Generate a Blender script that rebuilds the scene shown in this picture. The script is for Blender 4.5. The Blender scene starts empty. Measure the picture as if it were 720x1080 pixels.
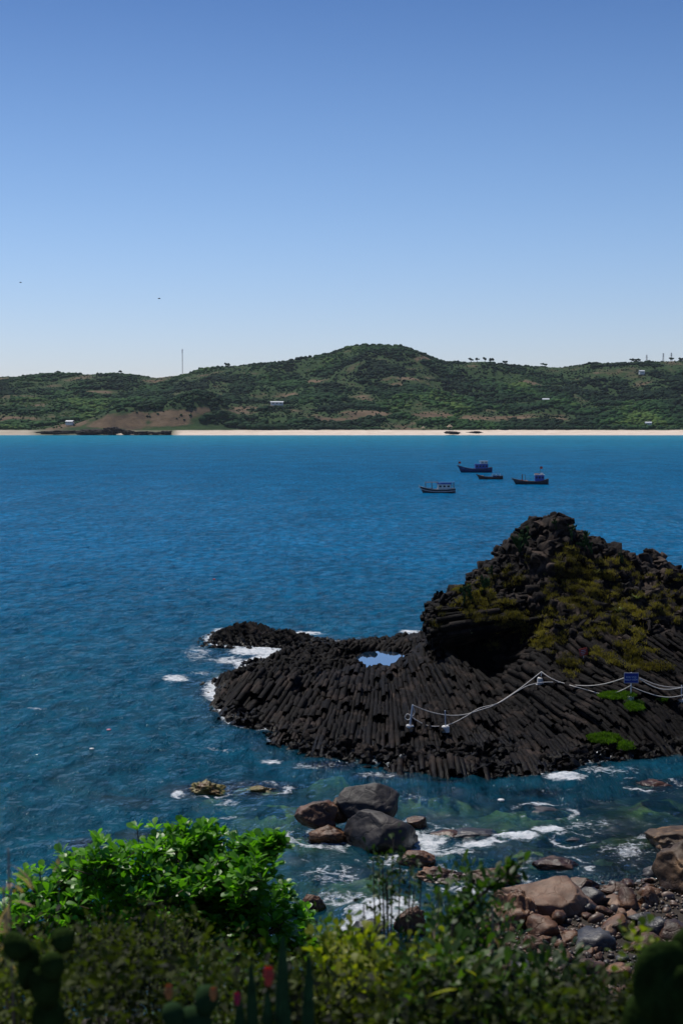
import bpy, bmesh, math, random
import numpy as np
from mathutils import Vector, Matrix, Euler

random.seed(7); rng = np.random.default_rng(7)
R = math.radians
sc = bpy.context.scene
col = sc.collection

# ------------------------------------------------------------------ camera
CH = 20.0                                   # eye height above the sea
F = 1500.0                                  # focal length in photo pixels (720 x 1080)
PITCH = math.atan((540 - 446) / F)
cam_d = bpy.data.cameras.new("camera"); cam = bpy.data.objects.new("camera", cam_d); col.objects.link(cam)
cam.location = (0, 0, CH); cam.rotation_euler = (R(90) - PITCH, 0, 0)
cam_d.sensor_fit = 'VERTICAL'; cam_d.sensor_height = 36; cam_d.lens = 36 * F / 1080
cam_d.clip_start = 0.1; cam_d.clip_end = 30000
cam_d.dof.use_dof = True; cam_d.dof.focus_distance = 75; cam_d.dof.aperture_fstop = 4.5
sc.camera = cam

# ------------------------------------------------------------------ light
SUN_EL, SUN_AZ = 60.0, -34.0                # azimuth measured from +Y (ahead), negative = to the left
w = bpy.data.worlds.new("World"); sc.world = w; w.use_nodes = True
nt = w.node_tree; nt.nodes.clear()
out = nt.nodes.new('ShaderNodeOutputWorld'); bg = nt.nodes.new('ShaderNodeBackground')
sky = nt.nodes.new('ShaderNodeTexSky'); sky.sky_type = 'NISHITA'; sky.sun_disc = False
sky.sun_elevation = R(SUN_EL); sky.sun_rotation = R(SUN_AZ)
sky.altitude = 300; sky.air_density = 1.0; sky.dust_density = 0.25; sky.ozone_density = 3.2
hs = nt.nodes.new('ShaderNodeHueSaturation'); hs.inputs['Hue'].default_value = 0.499
hs.inputs['Saturation'].default_value = 1.08
tcw = nt.nodes.new('ShaderNodeTexCoord'); sepw = nt.nodes.new('ShaderNodeSeparateXYZ')
nt.links.new(tcw.outputs['Generated'], sepw.inputs[0])
rampw = nt.nodes.new('ShaderNodeValToRGB')
rampw.color_ramp.interpolation = 'B_SPLINE'
rampw.color_ramp.elements[0].position = 0.0; rampw.color_ramp.elements[0].color = (0.80, 0.74, 0.95, 1)
rampw.color_ramp.elements[1].position = 0.36; rampw.color_ramp.elements[1].color = (0.19, 0.34, 0.58, 1)
emw = rampw.color_ramp.elements.new(0.15); emw.color = (0.92, 0.95, 1.05, 1)
mulw = nt.nodes.new('ShaderNodeMixRGB'); mulw.blend_type = 'MULTIPLY'; mulw.inputs[0].default_value = 1.0
nt.links.new(sepw.outputs['Z'], rampw.inputs[0])
nt.links.new(sky.outputs[0], hs.inputs['Color']); nt.links.new(hs.outputs[0], mulw.inputs[1])
nt.links.new(rampw.outputs[0], mulw.inputs[2]); nt.links.new(mulw.outputs[0], bg.inputs[0])
bg.inputs[1].default_value = 0.09
nt.links.new(bg.outputs[0], out.inputs[0])
sd = bpy.data.lights.new("sun", 'SUN'); sd.energy = 3.4; sd.angle = R(0.5); sd.color = (1.0, 0.95, 0.87)
so = bpy.data.objects.new("sun", sd); col.objects.link(so)
sdir = Vector((math.sin(R(SUN_AZ)) * math.cos(R(SUN_EL)), math.cos(R(SUN_AZ)) * math.cos(R(SUN_EL)), math.sin(R(SUN_EL))))
so.rotation_euler = sdir.to_track_quat('Z', 'Y').to_euler(); so.location = (-40, 60, 120)
vs = sc.view_settings; sc.display_settings.display_device = 'sRGB'
vs.view_transform = 'Standard'; vs.look = 'None'; vs.exposure = 0.25; vs.gamma = 1; vs.use_curve_mapping = False
sc.render.engine = 'CYCLES'; sc.cycles.max_bounces = 8; sc.cycles.transparent_max_bounces = 16
sc.cycles.volume_bounces = 0

# ------------------------------------------------------------------ pixel -> world (photo pixels)
cp, sp = math.cos(PITCH), math.sin(PITCH)
def at(px, py, Y):
    a = (px - 360) / F; b = (540 - py) / F
    dy = cp + b * sp; dz = -sp + b * cp
    return Vector((a * Y / dy, Y, CH + dz * Y / dy))
def sea_at(px, py):
    a = (px - 360) / F; b = (540 - py) / F
    dy = cp + b * sp; dz = -sp + b * cp
    Y = -CH * dy / dz
    return Vector((a * Y / dy, Y, 0))

# ------------------------------------------------------------------ noise (numpy)
_perm = np.random.default_rng(3).permutation(256); _perm = np.concatenate([_perm, _perm, _perm])
_g = np.random.default_rng(4).normal(size=(256, 3)); _g /= np.linalg.norm(_g, axis=1)[:, None]
def pn(x, y, z=0.0):
    x, y, z = np.broadcast_arrays(np.asarray(x, float), np.asarray(y, float), np.asarray(z, float))
    xi = np.floor(x).astype(int); yi = np.floor(y).astype(int); zi = np.floor(z).astype(int)
    xf, yf, zf = x - xi, y - yi, z - zi
    xi &= 255; yi &= 255; zi &= 255
    u = xf**3 * (xf * (xf * 6 - 15) + 10); v = yf**3 * (yf * (yf * 6 - 15) + 10); w_ = zf**3 * (zf * (zf * 6 - 15) + 10)
    def g(a, b, c):
        h = _perm[_perm[_perm[(xi + a)] + ((yi + b) & 255)] + ((zi + c) & 255)]
        gr = _g[h]
        return gr[..., 0] * (xf - a) + gr[..., 1] * (yf - b) + gr[..., 2] * (zf - c)
    def l(a, b, t): return a + t * (b - a)
    return 1.5 * l(l(l(g(0,0,0), g(1,0,0), u), l(g(0,1,0), g(1,1,0), u), v), l(l(g(0,0,1), g(1,0,1), u), l(g(0,1,1), g(1,1,1), u), v), w_)
def fbm(x, y, z=0.0, o=4, gain=0.5):
    s = 0; a = 1
    for i in range(o):
        s = s + a * pn(x * 2**i + 17.3 * i, y * 2**i - 9.1 * i, z * 2**i + 5.7 * i); a *= gain
    return s
def sst(a, b, x):
    t = np.clip((np.asarray(x, float) - a) / (b - a), 0, 1); return t * t * (3 - 2 * t)

# ------------------------------------------------------------------ mesh helpers
def tag(o, label=None, cat=None, group=None, kind=None):
    if label: o['label'] = label
    if cat: o['category'] = cat
    if group: o['group'] = group
    if kind: o['kind'] = kind
    return o
def link(name, me, mat=None, parent=None, smooth=False):
    o = bpy.data.objects.new(name, me); col.objects.link(o)
    if mat is not None:
        me.materials.clear(); me.materials.append(mat)
    if parent is not None: o.parent = parent
    if smooth: me.polygons.foreach_set('use_smooth', np.ones(len(me.polygons), bool))
    return o
def npmesh(name, V, faces, mat=None, parent=None, smooth=False, attrs=None):
    """faces: list of int arrays (n, k); each block may have its own k"""
    me = bpy.data.meshes.new(name)
    V = np.asarray(V, np.float32)
    if not isinstance(faces, (list, tuple)): faces = [faces]
    loops = np.concatenate([f.ravel() for f in faces]).astype(np.int32)
    tot = np.concatenate([np.full(len(f), f.shape[1]) for f in faces]).astype(np.int32)
    st = np.concatenate([[0], np.cumsum(tot)[:-1]]).astype(np.int32)
    me.vertices.add(len(V)); me.vertices.foreach_set('co', V.ravel())
    me.loops.add(len(loops)); me.loops.foreach_set('vertex_index', loops)
    me.polygons.add(len(tot)); me.polygons.foreach_set('loop_start', st); me.polygons.foreach_set('loop_total', tot)
    me.update(calc_edges=True)
    if attrs:
        for k, a in attrs.items():
            at_ = me.attributes.new(k, 'FLOAT', 'POINT'); at_.data.foreach_set('value', np.asarray(a, np.float32).ravel())
    me.validate(clean_customdata=False)
    return link(name, me, mat, parent, smooth)
def grid_faces(nr, nc):
    i = np.arange(nr - 1)[:, None] * nc + np.arange(nc - 1)[None, :]
    i = i.ravel(); return np.stack([i, i + 1, i + nc + 1, i + nc], 1)
def ico(sub):
    bm = bmesh.new(); bmesh.ops.create_icosphere(bm, subdivisions=sub, radius=1)
    V = np.array([v.co[:] for v in bm.verts]); Fc = np.array([[v.index for v in f.verts] for f in bm.faces]); bm.free()
    return V, Fc
def rand_rot(n, r=rng):
    q = r.normal(size=(n, 4)); q /= np.linalg.norm(q, axis=1)[:, None]
    a, b, c, d = q.T
    return np.stack([1-2*(c*c+d*d), 2*(b*c-d*a), 2*(b*d+c*a), 2*(b*c+d*a), 1-2*(b*b+d*d), 2*(c*d-b*a), 2*(b*d-c*a), 2*(c*d+b*a), 1-2*(b*b+c*c)], 1).reshape(n, 3, 3)
def basis(d, up=None):
    """rows->matrices whose columns are (side, other, d)"""
    d = d / np.linalg.norm(d, axis=1)[:, None]
    a = np.tile(np.array([[0.0, 0.0, 1.0]]), (len(d), 1)) if up is None else up
    par = np.abs((d * a).sum(1)) > 0.98
    a = np.where(par[:, None], np.array([[1.0, 0, 0]]), a)
    s = np.cross(a, d); s /= np.linalg.norm(s, axis=1)[:, None]
    t = np.cross(d, s)
    return np.stack([s, t, d], 2)
def instances(TV, TF, M, P):
    """TV (k,3) template, M (n,3,3), P (n,3)"""
    n, k = len(P), len(TV)
    V = np.einsum('nij,kj->nki', M, TV) + P[:, None, :]
    Fs = (TF[None] + (np.arange(n) * k)[:, None, None]).reshape(-1, TF.shape[1])
    return V.reshape(-1, 3), Fs
class MB:
    """collects boxes, tubes, lofts into one mesh"""
    def __init__(s): s.bm = bmesh.new()
    def box(s, c, d, rot=None, bev=0.0):
        r = bmesh.ops.create_cube(s.bm, size=1)
        vs_ = r['verts']
        bmesh.ops.scale(s.bm, vec=Vector(d), verts=vs_)
        if bev > 0:
            es = list({e for v in vs_ for e in v.link_edges})
            rb = bmesh.ops.bevel(s.bm, geom=es, offset=bev, segments=1, affect='EDGES')
            vs_ = list({v for f in rb['faces'] for v in f.verts} | {v for v in vs_ if v.is_valid})
        if rot: bmesh.ops.rotate(s.bm, cent=(0, 0, 0), matrix=Euler(rot).to_matrix(), verts=vs_)
        bmesh.ops.translate(s.bm, vec=Vector(c), verts=vs_)
        return s
    def tube(s, pts, r, n=8, cap=True):
        pts = [Vector(p) for p in pts]; rs = r if isinstance(r, (list, tuple)) else [r] * len(pts)
        rings = []
        for i, p in enumerate(pts):
            t = (pts[min(i + 1, len(pts) - 1)] - pts[max(i - 1, 0)]).normalized()
            q = t.to_track_quat('Z', 'Y')
            rings.append([s.bm.verts.new(p + q @ Vector((rs[i] * math.cos(2 * math.pi * k / n), rs[i] * math.sin(2 * math.pi * k / n), 0))) for k in range(n)])
        for a, b in zip(rings, rings[1:]):
            for k in range(n): s.bm.faces.new((a[k], a[(k + 1) % n], b[(k + 1) % n], b[k]))
        if cap:
            s.bm.faces.new(rings[0][::-1]); s.bm.faces.new(rings[-1])
        return s
    def poly(s, rings, close=False):
        vr = [[s.bm.verts.new(Vector(p)) for p in r] for r in rings]
        for a, b in zip(vr, vr[1:]):
            m = len(a)
            for k in range(m if close else m - 1): s.bm.faces.new((a[k], a[(k + 1) % m], b[(k + 1) % m], b[k]))
        return vr
    def build(s, name, mat, parent=None, smooth=False):
        bmesh.ops.recalc_face_normals(s.bm, faces=s.bm.faces)
        me = bpy.data.meshes.new(name); s.bm.to_mesh(me); s.bm.free()
        return link(name, me, mat, parent, smooth)
def empty(name, loc, rz=0.0):
    o = bpy.data.objects.new(name, None); col.objects.link(o); o.location = loc; o.rotation_euler = (0, 0, rz)
    o.empty_display_size = 0.2
    return o
def copy_tree(o, parent=None):
    c = o.copy(); col.objects.link(c)
    if parent is not None: c.parent = parent
    for ch in list(o.children): copy_tree(ch, c)
    return c

# ------------------------------------------------------------------ materials
class NT:
    def __init__(s, name):
        s.m = bpy.data.materials.new(name); s.m.use_nodes = True; s.t = s.m.node_tree; s.t.nodes.clear()
        s.out = s.t.nodes.new('ShaderNodeOutputMaterial')
    def n(s, ty, **kw):
        nd = s.t.nodes.new('ShaderNode' + ty)
        for k, v in kw.items():
            if k.startswith('i_'):
                key = k[2:]; key = int(key) if key.isdigit() else key.replace('_', ' ')
                nd.inputs[key].default_value = v
            else: setattr(nd, k, v)
        return nd
    def l(s, a, b): s.t.links.new(a, b)
    def ramp(s, src, stops, interp='LINEAR'):
        r = s.n('ValToRGB'); cr = r.color_ramp; cr.interpolation = interp
        while len(cr.elements) < len(stops): cr.elements.new(0.5)
        for e, (p, c) in zip(cr.elements, stops):
            e.position = p; e.color = (*c, 1) if isinstance(c, (tuple, list)) else (c, c, c, 1)
        s.l(src, r.inputs[0]); return r.outputs[0]
    def noise(s, vec, scale, detail=5, rough=0.55, dist=0.0):
        n = s.n('TexNoise'); n.inputs['Scale'].default_value = scale; n.inputs['Detail'].default_value = detail
        n.inputs['Roughness'].default_value = rough; n.inputs['Distortion'].default_value = dist
        s.l(vec, n.inputs['Vector']); return n.outputs['Fac']
    def math(s, op, a, b=None, c=None, clamp=False):
        m = s.n('Math', operation=op); m.use_clamp = clamp
        for i, v in enumerate((a, b, c)):
            if v is None: continue
            if isinstance(v, (int, float)): m.inputs[i].default_value = v
            else: s.l(v, m.inputs[i])
        return m.outputs[0]
    def mix(s, f, a, b, mode='MIX'):
        m = s.n('MixRGB', blend_type=mode)
        for i, v in enumerate((f, a, b)):
            if isinstance(v, (int, float)): m.inputs[i].default_value = v
            elif isinstance(v, tuple): m.inputs[i].default_value = (*v, 1)
            else: s.l(v, m.inputs[i])
        return m.outputs[0]
    def attr(s, name):
        a = s.n('Attribute', attribute_name=name); return a.outputs['Fac']
def simple(name, c, rough=0.6, metal=0.0, var=0.25, scale=3.0, spec=0.5, bump=0.0):
    N = NT(name); tc = N.n('TexCoord').outputs['Object']
    f = N.noise(tc, scale, 6)
    d = tuple(x * (1 - var) for x in c); e = tuple(min(1, x * (1 + var)) for x in c)
    cc = N.ramp(f, [(0.3, d), (0.7, e)])
    p = N.n('BsdfPrincipled'); N.l(cc, p.inputs['Base Color']); p.inputs['Roughness'].default_value = rough
    p.inputs['Metallic'].default_value = metal; p.inputs['Specular IOR Level'].default_value = spec
    if bump:
        b = N.n('Bump'); b.inputs['Strength'].default_value = bump; b.inputs['Distance'].default_value = 0.02
        N.l(N.noise(tc, scale * 6, 5), b.inputs['Height']); N.l(b.outputs[0], p.inputs['Normal'])
    N.l(p.outputs[0], N.out.inputs[0]); return N.m

def rock_mat(name, c1, c2, c3, rough=0.62, scale=1.0, bump=0.5, wet=None, bd=0.08, spec=0.4):
    """c1 dark, c2 main, c3 light patches; wet = height under which the rock is stained darker"""
    N = NT(name); g = N.n('NewGeometry').outputs['Position']; 
    a = N.noise(g, 0.7 * scale, 8, 0.6); b = N.noise(g, 5 * scale, 8, 0.65)
    base = N.ramp(a, [(0.3, c1), (0.52, c2), (0.72, c3)])
    base = N.mix(0.55, base, N.ramp(b, [(0.25, (0.35,) * 3), (0.75, (1.25,) * 3)]), 'MULTIPLY')
    vor = N.n('TexVoronoi', feature='DISTANCE_TO_EDGE'); vor.inputs['Scale'].default_value = 0.9 * scale
    wv = N.n('VectorMath', operation='ADD'); N.l(g, wv.inputs[0])
    ns = N.n('TexNoise'); ns.inputs['Scale'].default_value = 1.3 * scale; N.l(g, ns.inputs['Vector'])
    N.l(ns.outputs['Color'], wv.inputs[1]); N.l(wv.outputs[0], vor.inputs['Vector'])
    crack = N.ramp(vor.outputs['Distance'], [(0.0, 0.0), (0.035, 1.0)])
    h = N.math('ADD', N.math('MULTIPLY', b, 0.7), N.math('MULTIPLY', crack, 0.25))
    h = N.math('ADD', h, N.math('MULTIPLY', N.noise(g, 22 * scale, 4), 0.25))
    bp = N.n('Bump'); bp.inputs['Strength'].default_value = bump; bp.inputs['Distance'].default_value = bd; N.l(h, bp.inputs['Height'])
    p = N.n('BsdfPrincipled'); p.inputs['Specular IOR Level'].default_value = spec
    if wet is not None:
        sz = N.n('SeparateXYZ'); N.l(g, sz.inputs[0])
        zz = N.math('ADD', sz.outputs['Z'], N.math('MULTIPLY', N.math('SUBTRACT', a, 0.5), 1.2))
        wf = N.ramp(N.math('DIVIDE', zz, max(wet, 0.01)), [(0.35, 1.0), (1.0, 0.0)])
        base = N.mix(wf, base, N.mix(0.7, base, (0.25, 0.19, 0.13), 'MULTIPLY'))
        rr = N.n('MapRange'); rr.inputs[3].default_value = rough; rr.inputs[4].default_value = 0.28; N.l(wf, rr.inputs[0])
        N.l(rr.outputs[0], p.inputs['Roughness'])
    else: p.inputs['Roughness'].default_value = rough
    N.l(base, p.inputs['Base Color']); N.l(bp.outputs[0], p.inputs['Normal'])
    N.l(p.outputs[0], N.out.inputs[0]); return N.m

def leaf_mat(name, c1, c2, rough=0.35, trans=0.35, spec=0.5):
    N = NT(name)
    v = N.attr('tint')
    c = N.ramp(v, [(0.0, c1), (1.0, c2)])
    p = N.n('BsdfPrincipled'); N.l(c, p.inputs['Base Color']); p.inputs['Roughness'].default_value = rough
    p.inputs['Specular IOR Level'].default_value = spec
    t = N.n('BsdfTranslucent'); tcx = N.mix(1.0, c, (1.5, 1.7, 0.6), 'MULTIPLY'); N.l(tcx, t.inputs['Color'])
    m = N.n('MixShader'); m.inputs[0].default_value = trans
    N.l(p.outputs[0], m.inputs[1]); N.l(t.outputs[0], m.inputs[2]); N.l(m.outputs[0], N.out.inputs[0]); return N.m

M_basalt = rock_mat('basalt', (0.002, 0.0016, 0.0018), (0.0055, 0.0043, 0.0043), (0.050, 0.036, 0.029), 0.7, 1.0, 0.9, wet=0.8, bd=0.12, spec=0.09)
M_crag = rock_mat('crag rock', (0.004, 0.0032, 0.003), (0.015, 0.011, 0.0095), (0.11, 0.078, 0.060), 0.9, 1.0, 0.8, bd=0.12, spec=0.2)
M_grey = rock_mat('grey boulder', (0.014, 0.012, 0.012), (0.030, 0.026, 0.026), (0.07, 0.054, 0.045), 0.6, 0.8, 0.5, wet=0.8)
M_brown = rock_mat('brown boulder', (0.022, 0.010, 0.005), (0.10, 0.043, 0.018), (0.27, 0.13, 0.058), 0.5, 1.0, 0.7, wet=0.5)
M_tan = rock_mat('tan boulder', (0.06, 0.030, 0.015), (0.18, 0.10, 0.058), (0.31, 0.20, 0.13), 0.6, 0.8, 0.7, wet=0.35)
M_ochre = rock_mat('ochre boulder', (0.02, 0.011, 0.005), (0.085, 0.045, 0.018), (0.36, 0.20, 0.08), 0.6, 1.2, 0.6, wet=0.6)
M_algae = rock_mat('algae rock', (0.13, 0.045, 0.015), (0.16, 0.13, 0.02), (0.28, 0.22, 0.05), 0.4, 2.0, 0.6)
M_slate = rock_mat('dark pebble', (0.02, 0.02, 0.024), (0.05, 0.048, 0.05), (0.09, 0.085, 0.08), 0.4, 1.6, 0.4)

# ================================================================== HEADLAND surface (thin-plate-like interpolation)
cps = []
def cp_(px, py, D, dz=0): p = at(px, py, D); cps.append((p.x, p.y, p.z + dz))
def cw(x, y, z): cps.append((x, y, z))
front = [(222, 732), (250, 766), (290, 783), (330, 797), (380, 806), (430, 812), (480, 816), (530, 817), (575, 815), (610, 811), (660, 800), (720, 797)]
for a, b in front:
    s_ = sea_at(a, b); cw(s_.x, s_.y, -0.05); 
    cw(s_.x - (1.5 if a < 300 else 0), s_.y - 3.0, -1.9); cw(s_.x - (3 if a < 300 else 0), s_.y - 7, -2.5)
back = [(232, 716), (252, 700), (285, 690), (330, 676)]
for a, b in back:
    s_ = sea_at(a, b); cw(s_.x, s_.y, -0.05); cw(s_.x - 1, s_.y + 3.5, -1.7)
for x, y in ((4, 129), (10, 131), (18, 132), (26, 131), (34, 128)): cw(x, y, -0.2); cw(x, y + 4, -2.5)
for x, y in ((-16, 100), (-16, 112), (-14, 124), (0, 140), (20, 145), (40, 140), (0, 70), (20, 70), (40, 74)): cw(x, y, -3)
# low platform
for a, b, D in ((262, 716, 101), (262, 740, 97.5), (300, 700, 107), (300, 740, 96), (300, 762, 92.3), (345, 680, 113), (345, 700, 105), (350, 725, 97), (350, 755, 90.5), (350, 782, 87), (300, 779, 90.3),
                (395, 675, 118), (440, 676, 120), (400, 725, 97), (400, 752, 91), (400, 780, 86), (400, 796, 83.9), (440, 735, 94), (440, 765, 88.5), (440, 785, 85.2), (440, 800, 83.4),
                (480, 765, 89), (480, 790, 84.8), (480, 804, 83), (520, 770, 88), (520, 792, 84.2), (520, 806, 82.4), (560, 760, 88.5), (560, 785, 85), (560, 803, 82.6), (600, 750, 90), (600, 780, 85.5), (600, 798, 83.2),
                (452, 684, 103), (440, 700, 101), (475, 700, 98.5), (490, 730, 94), (460, 720, 96),
                (567, 712, 95), (540, 745, 91.5), (600, 722, 93.5), (640, 735, 90.2), (665, 734, 89.8), (700, 740, 89), (660, 765, 87), (700, 770, 86.5), (660, 785, 85.6), (710, 785, 86)):
    cp_(a, b, D)
# tide pool basin
for a, b, D in ((402, 697, 109), (385, 696, 109.5), (425, 695, 110)): p = at(a, b, D); cw(p.x, p.y, p.z - 0.6)
POOL = at(404, 697.5, 109)
for a, b, D in ((364, 694, 109.5), (402, 707, 103.5), (440, 696, 107)): cp_(a, b, D, 0.15)
for a, b, D in ((402, 687, 113), (385, 686, 113), (440, 686, 113)): cp_(a, b, D, 0.1)
# recess under the buttress
for a, b, D in ((505, 716, 97.0), (530, 712, 97.5), (545, 722, 94.5), (515, 735, 94)): cp_(a, b, D)
for x, y, z in ((8.4, 103, 2.6), (11, 102.5, 2.4), (13, 101, 2.9)): cw(x, y, z)
# crag
for a, b, D in ((470, 640, 107), (500, 622, 107.5), (520, 600, 108), (536, 582, 108), (545, 566, 108.5), (565, 556, 108.5), (585, 549, 108.5), (605, 560, 108.5), (620, 573, 108.5), (640, 581, 109), (665, 585, 110), (690, 582, 110), (705, 590, 110), (720, 606, 110), (745, 618, 110), (790, 650, 109),
                (545, 600, 105.5), (560, 640, 103), (560, 665, 101.5), (585, 580, 105), (585, 620, 102), (585, 655, 98.5), (575, 690, 96.5), (610, 600, 105), (620, 640, 101), (625, 680, 96.5), (655, 620, 104.5), (655, 660, 99), (660, 700, 94.5),
                (690, 610, 107), (700, 650, 101.5), (700, 690, 96), (715, 715, 93), (760, 690, 98), (760, 740, 92), (530, 640, 104.5), (525, 672, 103), (600, 700, 95.2)):
    cp_(a, b, D)
for x, y, z in ((9, 116, 4.5), (12, 116, 8.5), (17, 117, 9.5), (22, 118, 8), (28, 117, 6), (12, 124, 3), (18, 125, 4), (26, 124, 3.5)): cw(x, y, z)
for x, y, z in ((8.6, 105.6, 6.9), (10.5, 105.0, 7.5), (12.5, 104, 7.9), (14, 103.2, 7.2), (9.5, 107, 7.6)): cw(x, y, z)
for x, y, z in ((36, 86, 0), (38, 95, 3), (42, 105, 4), (36, 84, -0.3), (44, 84, -1)): cw(x, y, z)
CPS = np.array(cps); _sc = 1.0
_D = np.linalg.norm(CPS[:, None, :2] - CPS[None, :, :2], axis=2)
_n = len(CPS); _A = np.zeros((_n + 3, _n + 3)); _A[:_n, :_n] = _D - np.eye(_n) * 0.25
_A[:_n, _n] = 1; _A[:_n, _n + 1:] = CPS[:, :2]; _A[_n, :_n] = 1; _A[_n + 1:, :_n] = CPS[:, :2].T
_W = np.linalg.solve(_A, np.concatenate([CPS[:, 2], np.zeros(3)]))
def hsurf(x, y):
    x = np.asarray(x, float); y = np.asarray(y, float); sh = x.shape; x = x.ravel(); y = y.ravel(); o = np.empty(len(x))
    for i in range(0, len(x), 40000):
        xs, ys = x[i:i + 40000], y[i:i + 40000]
        d = np.sqrt((xs[:, None] - CPS[None, :, 0])**2 + (ys[:, None] - CPS[None, :, 1])**2)
        o[i:i + 40000] = d @ _W[:_n] + _W[_n] + _W[_n + 1] * xs + _W[_n + 2] * ys
    return np.maximum(o.reshape(sh), -3.5)
def cragmask(x, y, h): return sst(4.2, 5.4, h + 0.5 * pn(np.asarray(x) * 0.4, np.asarray(y) * 0.4, 3.0))

# ------------------------------------------------------------------ headland: base + columns + blocks
gx = np.arange(-15, 42, 0.14); gy = np.arange(76, 134, 0.14)
GX, GY = np.meshgrid(gx, gy); GH = hsurf(GX, GY); GM = cragmask(GX, GY, GH)
def crag_h(X, Y, H, m):
    r = fbm(X * 0.35, Y * 0.35, H * 0.3, 5, 0.55)
    rid = 1 - np.abs(pn(X * 0.55 + 4, Y * 0.3, H * 0.5)) * 2
    ter = np.round(H / 0.55 + 0.5 * r) * 0.55 - H
    g2 = 1 - np.abs(pn(X * .9 + 11, Y * .35 + 3, H * .2)) * 3
    return H + m * (0.85 * r + 0.5 * rid - 0.25 + 0.75 * ter - .55 * np.clip(g2, 0, 1))
Z = crag_h(GX, GY, GH, GM) - (1 - GM) * 0.55
V = np.stack([GX + GM * 0.8 * fbm(GX * 0.8, GY * 0.8, Z * 0.9, 4), GY + GM * 0.8 * fbm(GX * 0.8 + 40, GY * 0.8, Z * 0.9 + 9, 4), Z], -1).reshape(-1, 3)
Fg = grid_faces(len(gy), len(gx))
keep = (Z.ravel()[Fg] > -.75).any(1)
Fg = Fg[keep]

def prism_batch(P, A, L, rad, segs, rs, jit=0.16, off=0.05, rot=1.0):
    """P top points, A unit axes (towards the top), L lengths, rad radii; stacks of jointed six-sided blocks"""
    n = len(P); B = basis(A)
    ang = (np.arange(6) / 6 * 2 * np.pi)[None] + rot * rs.uniform(0, 1, (n, 1)) + rs.normal(0, 0.13, (n, 6))
    rr = rad[:, None] * (1 + rs.normal(0, jit, (n, 6)))
    ring = np.stack([np.cos(ang) * rr, np.sin(ang) * rr, np.zeros((n, 6))], -1)
    cut = np.sort(rs.uniform(0.05, 0.95, (n, segs - 1)), 1)
    cut = np.concatenate([np.zeros((n, 1)), cut, np.ones((n, 1))], 1)
    allV, allF4, allF6, base = [], [], [], 0
    for s_ in range(segs):
        t0, t1 = cut[:, s_] * L, cut[:, s_ + 1] * L
        o = rs.normal(0, off, (n, 2)) * rad[:, None] * 2
        sc_ = 1 + rs.normal(0, 0.05, n)
        tilt = rs.normal(0, 0.12, (n, 2))
        def mk(t, k):
            q = ring * (sc_ * k)[:, None, None]
            q = q + np.stack([o[:, 0], o[:, 1], -t], -1)[:, None, :]
            q[..., 2] += ring[..., 0] * tilt[:, :1] + ring[..., 1] * tilt[:, 1:]
            return q
        ch = np.minimum(0.025, (t1 - t0) * 0.3)
        Q = np.concatenate([mk(t0, 0.93), mk(t0 + ch, 1.0), mk(t1, 1.0)], 1)          # (n,18,3)
        W_ = np.einsum('nij,nkj->nki', B, Q) + P[:, None, :]
        allV.append(W_.reshape(-1, 3)); b = base + np.arange(n)[:, None] * 18
        k = np.arange(6); k2 = (k + 1) % 6
        f = np.stack([k2, k, k + 6, k2 + 6], 1); g = np.stack([k2 + 6, k + 6, k + 12, k2 + 12], 1)
        allF4.append((np.concatenate([f, g])[None] + b[:, :, None]).reshape(-1, 4))
        allF6.append((np.arange(6)[None] + b))
        base += n * 18
    return np.concatenate(allV), np.concatenate(allF4), np.concatenate(allF6)

# image-plane "down" direction of the columns as a function of X, plus a lean towards the sea in front
kx = np.array([-12, -8, -4, 0, 4, 6, 8.5, 11, 13.5, 17, 22, 30]); 
kdx = np.array([-.75, -.6, -.25, .02, .0, .02, .30, .48, .62, .80, .95, 1.0]); kdz = np.array([-.6, -.75, -.9, -1, -1, -1, -.9, -.82, -.72, -.6, -.5, -.45])
s0 = 0.46
rows = []
yy = np.arange(78, 133, s0 * 0.866)
for j, y in enumerate(yy):
    xx = np.arange(-14, 41, s0) + (s0 / 2 if j % 2 else 0); rows.append(np.stack([xx, np.full(len(xx), y)], 1))
CP = np.concatenate(rows); CP += rng.normal(0, 0.05, CP.shape)
ch_ = hsurf(CP[:, 0], CP[:, 1]); cm = cragmask(CP[:, 0], CP[:, 1], ch_)
ok = (ch_ > -0.9) & (cm < 0.6)
CP, ch_ = CP[ok], ch_[ok]
poolk = ((CP[:, 0] - POOL.x) / 2.4)**2 + ((CP[:, 1] - POOL.y) / 3.0)**2
lump = pn(CP[:, 0] * 0.45, CP[:, 1] * 0.45, 1.5)
step = rng.choice([-0.3, -0.12, 0, 0.08, 0.22, 0.4], len(CP), p=[.15, .2, .25, .2, .13, .07]) + 0.35 * lump + 0.22 * np.round(2 * pn(CP[:, 0] * 0.9, CP[:, 1] * 0.9, 8.5))
bs = np.column_stack([rng.uniform(-14, 40, 1500), rng.uniform(78, 132, 1500)]); bi = np.array([int(np.argmin((bs[:, 0] - a_)**2 + ((bs[:, 1] - b_) * .7)**2)) for a_, b_ in CP])
bo = rng.choice([-.35, -.18, 0, .15, .35, .55], 1500, p=[.18, .2, .25, .17, .13, .07])[bi]; bd_ = rng.normal(0, .13, (1500, 3))[bi]
step = step * .35 + bo * .7
step = np.where(poolk < 2.6, np.minimum(step, 0.0) - 0.35, step)
e_ = .4
gxx = (hsurf(CP[:, 0] + e_, CP[:, 1]) - hsurf(CP[:, 0] - e_, CP[:, 1])) / (2 * e_); gyy = (hsurf(CP[:, 0], CP[:, 1] + e_) - hsurf(CP[:, 0], CP[:, 1] - e_)) / (2 * e_)
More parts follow.
